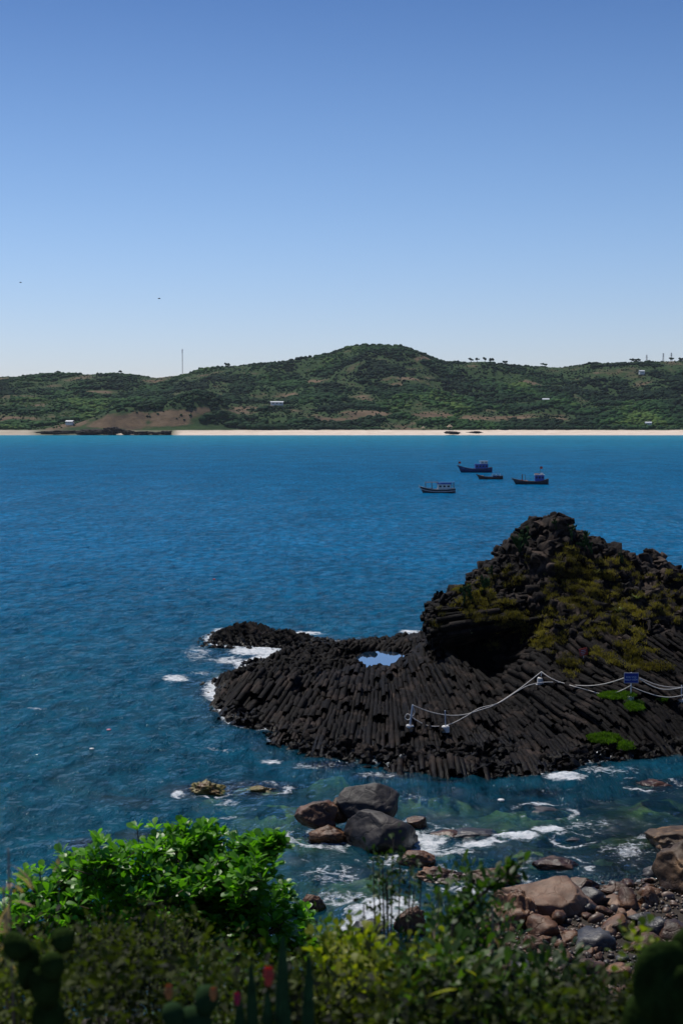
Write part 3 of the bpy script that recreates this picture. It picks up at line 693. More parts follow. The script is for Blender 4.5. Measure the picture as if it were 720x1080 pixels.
def shore(px, py, w_px, h_px, mat, label, seed, depth=None, base=None, **kw):
    """rock whose waterline/ground contact is seen at py+h/2"""
    s_ = sea_at(px, (base if base else py + h_px * .45)); D = s_.y + .3; k = D / F
    depth = depth or w_px * k * .8
    ROCKS.append((s_.x, D + depth * .3, w_px * k * .5, depth * .5))
    return rock('boulder', px, py, D + depth * .35, w_px * (1 + depth * .3 / D), h_px, depth, mat, label, seed, **kw)
# the pile of boulders standing in the water
shore(391, 848, 62, 44, M_grey, 'large domed dark grey boulder on top of the pile in the water', 11, base=886, depth=2.6, cuts=6, rough=.05)
shore(402, 881, 76, 46, M_grey, 'sloping grey boulder with rusty foot, lower half of the pile in the water', 15, base=900, depth=2.8, cuts=7, rough=.05, tilt=(0, .12))
shore(335, 862, 44, 34, M_brown, 'brown boulder with dark hollow at the left of the pile in the water', 23, base=888, depth=2.2, rough=.08)
shore(346, 882, 44, 26, M_brown, 'low cracked brown rock at the foot of the left boulder in the water', 31, base=893, depth=1.6)
shore(358, 855, 26, 26, M_ochre, 'small rusty rock wedged between the grey and the brown boulder', 33, base=882, depth=1.6)
shore(440, 868, 24, 14, M_brown, 'flat brown rock awash just right of the grey boulders', 41, base=876)
shore(437, 909, 38, 20, M_brown, 'wet reddish rock in the foam below the grey boulders', 43, base=918)
shore(331, 955, 28, 22, M_brown, 'round brown rock just right of the leafy shrub', 47, base=965)
shore(470, 882, 40, 10, M_brown, 'flat dark ledge awash left of the white wave crest', 53, base=886)
shore(500, 880, 50, 12, M_slate, 'long dark ledge awash under the white wave crest', 57, base=886)
shore(520, 925, 56, 18, M_brown, 'jagged reddish ledge at the edge of the shore rocks', 59, base=936, rough=.2)
shore(460, 925, 50, 16, M_brown, 'reddish ledge between the surf and the dark bush', 61, base=934, rough=.2)
shore(588, 915, 52, 22, M_brown, 'flat wet brown rock in the shallows above the big tan boulder', 63, base=922)
shore(606, 888, 26, 8, M_slate, 'small dark rock just breaking the water beyond the shore', 65, base=891)
shore(575, 858, 50, 10, M_slate, 'submerged looking dark ledge in the green channel', 67, base=861)
shore(689, 829, 46, 10, M_brown, 'flat brown ledge awash at the foot of the basalt on the right', 68, base=832)
# shore boulders lower right
shore(588, 957, 104, 62, M_tan, 'biggest tan boulder with a slanting crack in the shore rocks', 71, base=985, depth=3.6, cuts=7, rough=.06, tilt=(0, .38))
shore(545, 975, 60, 66, M_brown, 'craggy brown rock under the left end of the big tan boulder', 73, base=1000, rough=.24, depth=2)
shore(614, 935, 34, 20, M_brown, 'wet brown rock behind the big tan boulder', 79, base=944)
shore(648, 941, 34, 15, M_brown, 'smooth flat topped brown rock right of the big tan boulder', 83, base=948)
shore(652, 962, 66, 28, M_brown, 'broad wet brown rock just right of the big tan boulder', 89, base=974)
shore(682, 955, 24, 28, M_brown, 'small pointed brown rock at the edge of the dark inlet', 97, base=970)
shore(712, 887, 56, 30, M_ochre, 'flat topped ochre boulder at the right edge, farther one', 101, base=903, depth=3, cuts=5)
shore(728, 925, 70, 60, M_ochre, 'tall ochre topped boulder at the right edge with a dark front', 103, base=952, depth=3.2, cuts=6)
shore(580, 1000, 60, 36, M_brown, 'cracked brown rock in shade below the big tan boulder', 107, base=1016, rough=.2)
shore(548, 1015, 34, 26, M_tan, 'pale split rock low in the shore rocks behind the bushes', 109, base=1026, rough=.15)
shore(640, 987, 44, 18, M_brown, 'reddish slab among the shore stones', 113, base=994)
shore(661, 1001, 26, 22, M_tan, 'pinkish rock with green leaves in front', 127, base=1012)
shore(656, 1026, 34, 26, M_tan, 'pale squarish rock left of the dark cactus pads', 131, base=1038)
shore(676, 1020, 28, 24, M_tan, 'pale rock touching the edge of the dark cactus pads', 137, base=1032)
shore(688, 1055, 26, 24, M_tan, 'lowest pale stone showing left of the dark cactus pads', 139, base=1066)
shore(500, 990, 50, 34, M_brown, 'dark brown rock behind the spiky bush', 149, base=1004, rough=.2)
shore(620, 1020, 38, 26, M_brown, 'dark reddish rock between the pale stones', 151, base=1032)
shore(390, 985, 46, 26, M_slate, 'dark rock under the white breaking wave', 157, base=994)
shore(432, 975, 30, 40, M_brown, 'brown rock behind the bare twigs beside the breaking wave', 163, base=992, rough=.2)
shore(218, 834, 38, 17, M_algae, 'low brown rock crusted with yellow algae, left of the two awash', 167, base=840, rough=.35, cuts=14)
shore(272, 836, 50, 14, M_algae, 'long yellowish rock awash, right of the two algae rocks', 173, base=839, rough=.35, cuts=14)

# shore stones (small, many)
st_m = [rock_mesh('shore_stone', 3, 300 + i, (1, random.uniform(.6, 1.1), random.uniform(.45, .75)), 16, .20) for i in range(6)]
kinds = [(M_brown, 'small rounded brown stone among the wet shore rocks', 'brown shore stones'), (M_slate, 'small dark grey stone among the wet shore rocks', 'dark shore stones'), (M_tan, 'small pale stone among the wet shore rocks', 'pale shore stones')]
st_me = [[None] * 6 for _ in kinds]
for a in range(3):
    for b in range(6):
        me = st_m[b].copy(); me.materials.append(kinds[a][0]); st_me[a][b] = me
# ================================================================== HILLSIDE under the camera, and the rocky shore
def shorez(x, y):
    x = np.asarray(x, float); y = np.asarray(y, float)
    zl = np.interp(y, [-60, -10, 0, 1.5, 3, 5, 8, 13, 20, 30, 40, 46, 52, 60, 75, 100, 2300], [26, 19.0, 18.4, 18.3, 17.75, 16.9, 15.5, 12.4, 8.6, 4.3, 1.3, .1, -.9, -1.6, -2.2, -3.2, -3.4])
    zr = np.interp(y, [-60, -10, 0, 1.5, 3, 5, 8, 13, 20, 30, 40, 48, 54, 60, 66, 75, 100, 2300], [26, 19.0, 18.4, 18.3, 17.75, 16.9, 15.5, 12.4, 8.6, 4.6, 2.2, 1.0, .55, .1, -.9, -1.9, -3.2, -3.4])
    t = sst(2.5, 7.5, x + .8 * pn(x * .2, y * .2, 1.2)); z = zl * (1 - t) + zr * t
    return z + .22 * fbm(x * .35, y * .35, .7, 4) * sst(2, 14, y) + np.maximum(0, np.abs(x) - 14) * .0
sxx = np.arange(-60, 60, .35); syy = np.arange(-12, 80, .35)
SX, SY = np.meshgrid(sxx, syy)
SZ = shorez(SX, SY)
M_soil = rock_mat('slope soil', (0.012, 0.010, 0.008), (0.032, 0.024, 0.016), (0.07, 0.05, 0.03), .9, 1.2, .8)
hs_ = npmesh('hillside', np.stack([SX, SY, SZ], -1).reshape(-1, 3), grid_faces(len(syy), len(sxx)), M_soil, smooth=True)
tag(hs_, 'steep soil slope falling from the viewpoint to the rocky shore', None, None, 'structure')
rs_ = np.random.default_rng(77); cnt = 0
while cnt < 170:
    px = rs_.uniform(430, 735); py = rs_.uniform(925, 1078); s_ = sea_at(px, py)
    if px < 640 and py < 950: continue
    z_ = float(shorez(np.array([s_.x]), np.array([s_.y]))[0])
    if z_ < -.1: continue
    a = int(rs_.choice([0, 1, 2], p=[.74, .12, .14])); o = bpy.data.objects.new('shore_stone', st_me[a][rs_.integers(6)]); col.objects.link(o)
    sc_ = min(1.0, .36 * math.exp(rs_.normal(0, .5))); o.scale = (sc_,) * 3; o.rotation_euler = tuple(rs_.uniform(-.4, .4, 2)) + (rs_.uniform(0, 6.28),)
    o.location = (s_.x, s_.y - z_ * 2.2, float(shorez(np.array([s_.x]), np.array([s_.y - z_ * 2.2]))[0]) + sc_ * .25)
    tag(o, kinds[a][1], 'stone', kinds[a][2]); cnt += 1

gq = []
while len(gq) < 5200:
    x, y = rs_.uniform(0, 22), rs_.uniform(44, 64); z_ = float(shorez(np.array([x]), np.array([y]))[0])
    if -.35 < z_ < 1.9: gq.append((x, y, z_))
gq = np.array(gq); IV1, IF1 = ico(2); gs = .05 * np.exp(rs_.normal(.35, .55, len(gq))); gM = rand_rot(len(gq), rs_) * np.array([1, .8, .6])[None, None, :] * gs[:, None, None]
vg, fg = instances(IV1 * (1 + .12 * pn(IV1[:, 0] * 2, IV1[:, 1] * 2, IV1[:, 2] * 2))[:, None], IF1, gM, gq + np.array([0, 0, .03]))
M_grav = NT('gravel'); N = M_grav; gc = N.ramp(N.attr('tint'), [(0, (.015, .014, .015)), (.5, (.06, .045, .035)), (.8, (.12, .07, .04)), (1, (.26, .2, .16))]); p = N.n('BsdfPrincipled'); p.inputs['Roughness'].default_value = .5; N.l(gc, p.inputs['Base Color']); N.l(p.outputs[0], N.out.inputs[0])
tag(npmesh('gravel', vg, fg, N.m, smooth=True, attrs={'tint': np.repeat(rs_.uniform(0, 1, len(gq)), len(IV1))}), 'dark and brown pebbles filling the gaps between the shore stones', 'gravel', None, 'stuff')
# ------------------------------------------------------------------ black islet of basalt off the tip
ISL = []
p0 = sea_at(240, 674); p1 = sea_at(322, 682)
rows = []
for j, y in enumerate(np.arange(108, 140, s0 * .866)):
    for x in np.arange(-18, 4, s0): rows.append((x + (s0 / 2 if j % 2 else 0), y))
rows = np.array(rows) + rng.normal(0, .05, (len(rows), 2))
def islet_h(x, y):
    a = sea_at(252, 674); b = sea_at(300, 679); c3 = sea_at(322, 683)
    return np.maximum(np.maximum(1.7 * gauss(x, y, a.x + .6, a.y, 2.7, 4.2), 1.25 * gauss(x, y, b.x, b.y, 3.2, 2.8)), .9 * gauss(x, y, c3.x, c3.y, 2.0, 2.0)) - .42
ih = islet_h(rows[:, 0], rows[:, 1]); k_ = ih > -.35; rows = rows[k_]; ih = ih[k_]
Ai = np.stack([np.full(len(rows), -.5), np.full(len(rows), .3), np.full(len(rows), .8)], 1) + rng.normal(0, .12, (len(rows), 3)); Ai /= np.linalg.norm(Ai, axis=1)[:, None]
va, qa, ha = prism_batch(np.column_stack([rows, ih + rng.choice([-.15, 0, .15, .35], len(rows))]), Ai, np.full(len(rows), 1.8), .27 * rng.uniform(.85, 1.15, len(rows)), 3, rng)
isl = npmesh('rock_islet', va, [qa, ha], M_basalt); tag(isl, 'low black islet of broken basalt in white surf off the tip of the headland', 'islet')

# ================================================================== SEABED + SEA
reefs = [(92, 892, 24, 7, 1.0), (145, 882, 18, 6, 1.0), (222, 834, 40, 10, 1.0), (272, 835, 46, 10, 1.0), (310, 862, 36, 5, .6), (350, 808, 36, 5, 1.0), (410, 819, 40, 5, 1.0), (470, 824, 36, 4, .8), (560, 836, 60, 6, .7), (615, 808, 40, 7, .6), (690, 828, 40, 9, .7), (530, 846, 45, 7, .45),
         (500, 882, 55, 10, .8), (130, 845, 30, 6, .25), (400, 905, 60, 12, .5), (340, 900, 40, 8, .6), (560, 900, 70, 22, .75), (620, 905, 40, 14, .55), (400, 950, 90, 30, .65), (250, 890, 60, 14, .3), (655, 860, 40, 10, .25), (230, 690, 22, 8, .35)]
def ell(x, y, lst):
    x = np.asarray(x); y = np.asarray(y)
    dyy = cp * y + sp * CH; px = 360 + F * x / dyy; py = 540 - F * ((-CH) * cp + y * sp) / dyy
    s_ = np.zeros_like(x)
    for a, b, ra, rb2, amp in lst:
        s_ = np.maximum(s_, amp * np.exp(-(((px - a) / ra)**2 + ((py - b) / rb2)**2)**1.2))
    return s_
bx = np.arange(-60, 60, .4); by = np.arange(40, 150, .4); BX, BY = np.meshgrid(bx, by)
RF = np.clip(ell(BX, BY, reefs) * (1 + .9 * fbm(BX * .45, BY * .3, 2.9, 4)), 0, 1)
BZ = np.maximum(shorez(BX, BY) - .12, -3.2) + .35 * fbm(BX * .5, BY * .5, 3., 4)
BZ = np.maximum(BZ, -1.7 + .8 * RF + .45 * fbm(BX * .6, BY * .4, 6.6, 4)); BZ = np.where(BY > 47, np.minimum(BZ, -.16), BZ - .25)
N = NT('seabed'); g = N.n('NewGeometry').outputs['Position']
c = N.ramp(N.noise(g, .6, 8, .65), [(0.30, (0.03, 0.04, 0.02)), (.42, (0.18, 0.20, 0.03)), (.52, (.50, .48, .07)), (.66, (.40, .20, .09))])
dkr = N.ramp(N.noise(g, .25, 8, .6), [(0.3, (0.02, 0.03, 0.03)), (.7, (0.06, 0.06, 0.05))])
c = N.mix(N.attr('reef'), dkr, c)
p = N.n('BsdfPrincipled'); p.inputs['Roughness'].default_value = .8; N.l(c, p.inputs['Base Color']); N.l(p.outputs[0], N.out.inputs[0])
sb = npmesh('seabed', np.stack([BX, BY, BZ], -1).reshape(-1, 3), grid_faces(len(by), len(bx)), N.m, smooth=True, attrs={'reef': np.clip(RF * 1.3, 0, 1)})
tag(sb, 'stony seabed seen through the shallow water', None, None, 'structure')

sy = [34.0]
while sy[-1] < 2420: sy.append(sy[-1] + max(.17, .0036 * sy[-1]))
sy = np.array(sy)
u = np.concatenate([-np.geomspace(1.5, .3, 34)[:-1], np.arange(-.3, .3001, .0022), np.geomspace(.3, 1.5, 34)[1:]])
WY = np.repeat(sy[:, None], len(u), 1); WX = WY * u[None, :]
far_ = sst(300, 60, WY)
amp = sst(900, 120, WY)
def waves(x, y):
    wx_ = x + .8 * pn(x * .11, y * .11, 2.); wy_ = y + 1.2 * pn(x * .13, y * .09, 5.)
    a = 1 - np.abs(pn(wx_ * .42, wy_ * .30, 0.3)) * 2.2
    b = pn(wx_ * .15, wy_ * .13, 1.3)
    c_ = 1 - np.abs(pn(wx_ * 1.0, wy_ * .75, 2.7)) * 2.2
    d_ = fbm(wx_ * 1.6, wy_ * 2.1, 4.7, 2)
    return .12 * a + .16 * b + .055 * c_ * sst(300, 60, y) + .022 * d_ * sst(160, 60, y)
HS = hsurf(WX[(WY < 140) & (np.abs(WX) < 60)], WY[(WY < 140) & (np.abs(WX) < 60)])
hd = np.full(WX.shape, -3.5); hd[(WY < 140) & (np.abs(WX) < 60)] = HS
coast = np.clip(1 + hd / .75, 0, 1) * (hd < 1.2)
tipw = .25 + .75 * np.clip(sst(-2, -8, WX) + .35 * sst(10, 16, WX) + .5 * sst(100, 112, WY), 0, 1)
fm = coast * (.70 * tipw + .34)
fm = np.maximum(fm, 1.0 * np.clip(1 - np.abs(islet_h(WX, WY) + .05) / .36, 0, 1) * .8)
for (rx_, ry_, ra, rb2) in ROCKS:
    q = np.sqrt(((WX - rx_) / (ra + .5))**2 + ((WY - ry_) / (rb2 + .6))**2)
    fm = np.maximum(fm, (.50 + .35 * pn(WX * .5, WY * .4, 3.1)) * np.clip(1 - np.abs(q - .95) / .5, 0, 1))
foam_glint_l = [(185, 717, 17, 5, .85), (215, 711, 30, 4, .5), (270, 688, 34, 6, 1.0), (240, 697, 28, 6, .68), (318, 668, 26, 3.5, .92), (236, 668, 16, 6, .85), (208, 690, 26, 14, .5), (432, 667, 14, 3, .95), (222, 735, 14, 6, .7), (286, 803, 16, 4, .75), (187, 838, 9, 5, .85), (236, 848, 26, 8, .5), (240, 862, 14, 3, .62),  # surf foam, plus white patches that paint sun sparkle on the water
          (400, 818, 46, 6, .52), (330, 810, 50, 6, .46), (480, 812, 60, 6, .5), (596, 821, 26, 4.5, .95), (560, 818, 20, 3, .6), (640, 815, 45, 8, .55), (625, 803, 16, 3, .7), (545, 885, 30, 5.5, 1.15), (580, 876, 22, 4, .95), (505, 892, 30, 5, .95), (452, 888, 24, 9, .9), (450, 900, 40, 9, .75), (480, 900, 40, 7, .62), (425, 900, 20, 10, .7),
          (395, 970, 34, 18, 1.1), (425, 958, 18, 9, .95), (375, 985, 24, 10, 1.0), (350, 925, 45, 16, .55), (360, 950, 40, 10, .62), (230, 985, 30, 14, .85), (200, 1000, 60, 20, .7), (330, 1000, 40, 12, .8), (400, 910, 50, 8, .5), (620, 872, 45, 12, .5), (660, 900, 46, 22, .47), (680, 885, 20, 8, .52), (660, 945, 30, 8, .6), (500, 940, 26, 8, .8), (560, 945, 60, 10, .45), (330, 880, 14, 8, .6), (100, 800, 60, 3, .36), (230, 790, 60, 3, .42), (40, 748, 30, 2.2, .46), (440, 845, 60, 8, .4), (300, 690, 60, 10, .45)]
fm = np.maximum(fm, ell(WX, WY, foam_glint_l))
shoreY = 2335 - .012 * (WX + 500) + 8 * pn(WX / 180, .3, .2)
fm = np.maximum(fm, .9 * np.clip(1 - np.abs(WY - (shoreY - 4)) / 14, 0, 1))
clr = np.maximum(ell(WX, WY, reefs) * 1.15, np.clip(1 + hd / 1.6, 0, 1) * .75)
clr = np.maximum(clr, .52 * sst(86, 70, WY) * sst(-9, -1, WX)); clr = np.clip(np.maximum(clr, .8 * sst(60, 52, WY) * sst(-12, -4, WX)), 0, .92)
deep = sst(60, 240, WY + .6 * WX * 0)               # dark green-blue near, clear blue in mid bay
turq = sst(500, 2400, WY + 300 * pn(WX / 700, WY / 400, 3.1)) 
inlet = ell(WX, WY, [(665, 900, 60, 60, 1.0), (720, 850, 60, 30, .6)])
WZ = waves(WX, WY) * amp + .0
mound = ell(WX, WY, [(395, 972, 40, 20, .55), (545, 885, 34, 6, .3), (270, 690, 34, 6, .25), (596, 820, 26, 5, .2), (425, 960, 20, 10, .3)])
WZ = WZ + mound * (.55 + .6 * fbm(WX * 1.1, WY * 1.1, 8.8, 4))
WZ = WZ * sst(2420, 2200, WY) - 0.0
N = NT('sea water'); g = N.n('NewGeometry').outputs['Position']
body = N.mix(N.attr('deep'), (0.003, 0.052, 0.084), (0.001, 0.098, 0.218))
body = N.mix(N.attr('turq'), body, (0.010, 0.20, 0.30))
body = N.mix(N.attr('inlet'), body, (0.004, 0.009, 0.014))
mpn = N.n('Mapping'); mpn.inputs['Scale'].default_value = (1.7, .8, 1.0); N.l(g, mpn.inputs[0]); gm = mpn.outputs[0]
body = N.mix(.5, body, N.ramp(N.noise(gm, .035, 7, .75), [(0.32, (.45,) * 3), (.68, (1.5,) * 3)]), 'MULTIPLY')
n28 = N.noise(gm, .42, 4, .6)
body = N.mix(.6, body, N.ramp(n28, [(.36, (.50,) * 3), (.62, (1.45,) * 3)]), 'MULTIPLY')  # backlit ripple crests and darker troughs painted into the body colour
h = N.math('MULTIPLY', N.noise(gm, .28, 3, .5), 1.1)
h = N.math('ADD', h, N.math('MULTIPLY', N.noise(gm, .09, 2, .5), 1.6))
h = N.math('ADD', h, N.math('MULTIPLY', N.noise(gm, 1.1, 4, .6), .30))
h = N.math('ADD', h, N.math('MULTIPLY', N.noise(gm, 4.5, 3, .6), .07))
bp = N.n('Bump'); bp.inputs['Strength'].default_value = 1.0; bp.inputs['Distance'].default_value = 1.25; N.l(h, bp.inputs['Height'])
df = N.n('BsdfDiffuse'); N.l(body, df.inputs['Color']); N.l(bp.outputs[0], df.inputs['Normal'])
trn = N.n('BsdfTransparent'); trn.inputs['Color'].default_value = (.58, .86, .80, 1)
mb = N.n('MixShader'); N.l(N.attr('clear'), mb.inputs[0]); N.l(df.outputs[0], mb.inputs[1]); N.l(trn.outputs[0], mb.inputs[2])
gl = N.n('BsdfGlossy'); gl.inputs['Roughness'].default_value = .09; N.l(bp.outputs[0], gl.inputs['Normal']); gl.inputs['Color'].default_value = (.8, .9, 1, 1)
fr_ = N.n('Fresnel'); fr_.inputs['IOR'].default_value = 1.33; N.l(bp.outputs[0], fr_.inputs['Normal'])
mg = N.n('MixShader'); N.l(N.math('MULTIPLY', fr_.outputs[0], N.math('ADD', .34, N.math('MULTIPLY', N.attr('clear'), .5))), mg.inputs[0]); N.l(mb.outputs[0], mg.inputs[1]); N.l(gl.outputs[0], mg.inputs[2])
# foam, and sun sparkle painted as foam: lacy, broken by noise
f1 = N.noise(g, 1.1, 9, .72, .6); vo = N.n('TexVoronoi', feature='DISTANCE_TO_EDGE'); vo.inputs['Scale'].default_value = 1.5
wv = N.n('VectorMath', operation='ADD'); N.l(g, wv.inputs[0]); nn = N.n('TexNoise'); nn.inputs['Scale'].default_value = 1.0; nn.inputs['Detail'].default_value = 6; N.l(g, nn.inputs['Vector']); N.l(nn.outputs['Color'], wv.inputs[1]); N.l(wv.outputs[0], vo.inputs['Vector'])
lace = N.math('SUBTRACT', 1.0, N.math('MULTIPLY', vo.outputs['Distance'], 2.6), clamp=True)
fld = N.math('ADD', N.math('ADD', N.math('MULTIPLY', f1, .5), N.math('MULTIPLY', N.noise(g, 5.0, 6, .75), .38)), N.math('MULTIPLY', lace, .14))
fld = N.math('ADD', N.math('MULTIPLY', fld, 1.9), -.47)
v_ = N.math('ADD', N.attr('foam'), fld)
ff = N.ramp(N.math('MULTIPLY', v_, .5), [(.50, 0.0), (.56, .35), (.64, .9), (.74, 1.0)])
ff2 = N.math('MULTIPLY', ff, N.ramp(N.attr('foam'), [(.05, 0.0), (.3, 1.0)]))
# scattered small whitecaps
wc = N.math('MULTIPLY', N.ramp(N.noise(gm, .8, 6, .7), [(.70, 0.0), (.74, 1.0)]), N.ramp(N.noise(gm, .05, 2, .5), [(.5, 0.0), (.6, .8)]))
ff2 = N.math('MAXIMUM', ff2, wc)
fd = N.n('BsdfDiffuse'); fcol = N.ramp(N.noise(g, 3.0, 6, .7), [(.35, (.40, .46, .50)), (.6, (.78, .80, .82))]); N.l(fcol, fd.inputs['Color'])
bf = N.n('Bump'); bf.inputs['Strength'].default_value = .9; bf.inputs['Distance'].default_value = .2; N.l(N.noise(g, 3.5, 7, .7), bf.inputs['Height']); N.l(bf.outputs[0], fd.inputs['Normal'])
mf = N.n('MixShader'); N.l(ff2, mf.inputs[0]); N.l(mg.outputs[0], mf.inputs[1]); N.l(fd.outputs[0], mf.inputs[2]); N.l(mf.outputs[0], N.out.inputs[0])
sea = npmesh('sea', np.stack([WX, WY, WZ], -1).reshape(-1, 3), grid_faces(len(sy), len(u)), N.m, smooth=True, attrs={'foam': fm, 'clear': clr, 'deep': deep, 'turq': turq, 'inlet': inlet})
tag(sea, 'blue sea of the bay with small waves and surf round the rocks', None, None, 'structure')
print('sea verts', WX.size)
def sea_z(x, y): return float(waves(np.array([x]), np.array([y]))[0])

# low dark rocks at the far left shore (the foot of the brown slope) and off the beach
far_r = [(166, 457.0, 16, 2.0, 'broken dark rocks at the waterline below the far brown slope'), (134, 456.2, 16, 3.6, 'jagged dark rock between the two bigger far ledges'), (62, 456.2, 40, 3, 'long low dark reef at the left end of the far shore'), (98, 455.6, 34, 4.5, 'black rock ledge left of the far brown point'), (120, 454.6, 22, 6.5, 'highest black rock at the far brown point'), (150, 456.6, 28, 2.6, 'thin dark reef right of the far brown point'), (176, 456.2, 12, 3.4, 'small dark rock between the two strips of far sand'), (477, 456.4, 16, 2.4, 'dark rocks in the surf off the middle of the far beach'), (500, 456.0, 14, 1.6, 'thin line of rocks in the surf right of the dark beach rocks')]
for i, (a, b, wp, hp, lb) in enumerate(far_r):
    o = rock('shore_reef', a, b, 2318, wp, hp * 1.3, 36, M_basalt, lb, 400 + i, cat='rocks', sub=5, rough=.35, cuts=14); 

# air between here and the far hills
hz = MB().box((0, 1500, 118), (9000, 8600, 246)).build('haze', None); tag(hz, 'thin sea haze in the air over the bay', 'haze', None, 'stuff')
N = NT('haze air'); pv = N.n('VolumePrincipled'); pv.inputs['Color'].default_value = (.75, .85, 1, 1); pv.inputs['Density'].default_value = 0.000018; pv.inputs['Anisotropy'].default_value = .3
N.l(pv.outputs[0], N.out.inputs['Volume']); hz.data.materials.clear(); hz.data.materials.append(N.m)

# ================================================================== GRASS, MOSS, CACTI ON THE CRAG
M_grass = leaf_mat('crag grass leaf', (0.022, 0.021, 0.007), (0.27, 0.215, 0.05), .7, .35, .2)
def blades(P, N_, n_per, hgt, wid, spread, r, tnt):
    n = len(P); k = n * n_per
    base = np.repeat(P, n_per, 0) + r.normal(0, spread, (k, 3)) * np.array([1, 1, .3])
    d = r.normal(0, .55, (k, 3)) + np.repeat(N_, n_per, 0) * .5 + np.array([0, 0, .9]); d /= np.linalg.norm(d, axis=1)[:, None]
    h_ = hgt * r.uniform(.5, 1.2, k); side = np.cross(d, r.normal(0, 1, (k, 3))); side /= np.linalg.norm(side, axis=1)[:, None] + 1e-9
    droop = np.array([0, 0, -1.]) * (h_ * .35)[:, None] + r.normal(0, .1, (k, 3)) * h_[:, None]
    a = base - side * wid; b = base + side * wid; m_ = base + d * (h_ * .55)[:, None]; c1 = m_ - side * wid * .8; c2 = m_ + side * wid * .8; t = base + d * h_[:, None] + droop * .6
    Vv = np.stack([a, b, c2, c1, t], 1).reshape(-1, 3); i = np.arange(k)[:, None] * 5
    tt = np.repeat(np.clip(np.repeat(tnt, n_per) + r.normal(0, .12, k), 0, 1), 5)
    return Vv, i + np.array([[0, 1, 2, 3]]), i + np.array([[3, 2, 4]]), tt
def gw(c, n):
    m = cragmask(c[:, 0], c[:, 1], hsurf(c[:, 0], c[:, 1])) > .15
    dyy = cp * c[:, 1] - sp * (c[:, 2] - CH); px = 360 + F * c[:, 0] / dyy; py = 540 - F * ((c[:, 2] - CH) * cp + c[:, 1] * sp) / dyy
    spots = [(530, 610, 16, 10, .6), (500, 622, 16, 8, .8), (590, 640, 16, 26, 1), (540, 650, 16, 14, .9), (570, 665, 10, 10, 1), (575, 670, 16, 14, .7), (600, 592, 10, 14, 1.2), (612, 612, 14, 20, 1), (640, 610, 26, 18, 1.0), (625, 650, 22, 18, .8), (655, 660, 22, 18, 1), (645, 690, 14, 8, 1), (675, 690, 14, 8, .9), (515, 672, 8, 10, .9), (690, 605, 16, 12, .4), (700, 640, 16, 18, .6), (665, 640, 14, 14, .7), (600, 690, 26, 9, .9), (640, 700, 40, 6, .6), (690, 710, 30, 10, .5), (560, 610, 30, 20, .2)]
    s_ = 0
    for a, b, ra, rb2, am in spots: s_ = s_ + am * np.exp(-((px - a) / ra)**2 - ((py - b) / rb2)**2)
    return s_ * (n[:, 2].clip(-1, 1)**2 > .04) * sst(-.15, .25, fbm(c[:, 0] * .7, c[:, 1] * .7, c[:, 2] * .7, 3) + s_ * .3 - .1) * (c[:, 2] > 3.0)
rg = np.random.default_rng(5)
spots = [(530, 610, 14, 9, 30), (500, 622, 16, 8, 40), (588, 640, 15, 24, 130), (537, 650, 14, 12, 70), (562, 668, 12, 10, 60), (520, 674, 8, 9, 25), (577, 672, 12, 12, 50), (597, 592, 9, 12, 60), (612, 612, 13, 18, 110), (640, 608, 24, 16, 130), (625, 650, 20, 16, 90), (655, 660, 18, 14, 90), (645, 690, 14, 7, 60), (600, 700, 8, 10, 25), (675, 690, 12, 8, 40), (700, 640, 14, 16, 60), (665, 640, 12, 12, 50), (640, 700, 36, 4, 50), (680, 703, 20, 4, 40), (495, 652, 12, 5, 22), (505, 634, 18, 8, 50), (475, 645, 10, 5, 10), (560, 605, 20, 16, 20), (460, 660, 5, 4, 4), (700, 605, 14, 8, 25)]
pg, tg = [], []
for a, b, ra, rb2, n in spots:
    for _ in range(int(n * 1.5)):
        th = rg.uniform(0, 6.28); rr_ = rg.uniform()**.6 * 1.5; q = hit(a + ra * rr_ * math.cos(th), b + rb2 * rr_ * math.sin(th))
        if q.y < 107.5 and float(pn(q.x * .9, q.y * .9, q.z * .9)) > -.08: pg.append(tuple(q))
pg = np.array(pg); ng = np.tile([[-.1, -.5, .8]], (len(pg), 1))
tn = np.clip(.45 + .6 * pn(pg[:, 0] * .4, pg[:, 1] * .4, pg[:, 2] * .4), .05, 1)
vb, qb, tb, tt = blades(pg + ng * .03, ng, 26, .30, .015, .15, rg, tn)
# low tufts of green on the lower slope (moss-like sea purslane)
cr = npmesh('grass', vb, [qb, tb], M_grass, attrs={'tint': tt}); tag(cr, 'tufts of yellow green grass growing over the crag', 'grass', None, 'stuff')
M_moss = leaf_mat('moss', (0.03, 0.075, 0.006), (0.10, 0.20, 0.012), .8, .3, .2)
pm = []
for a, b, ra, rb2, n in ((650, 734, 17, 3.0, 420), (668, 745, 8, 5, 150), (636, 779, 16, 4.5, 330), (658, 787, 6, 4, 80), (700, 738, 5, 2, 20)):
    for _ in range(n):
        th = rg.uniform(0, 6.28); rr_ = math.sqrt(rg.uniform()); px = a + ra * rr_ * math.cos(th); py = b + rb2 * rr_ * math.sin(th)
        pm.append(tuple(hit(px, py)))
pm = np.array(pm); vb, qb, tb, tt = blades(pm, np.tile([[0, -.4, .8]], (len(pm), 1)), 26, .22, .02, .12, rg, np.full(len(pm), .6))
mo = npmesh('ground_cover', vb, [qb, tb], M_moss, attrs={'tint': tt}); tag(mo, 'bright green creeping mat on the basalt below the blue sign', 'ground cover', None, 'stuff')

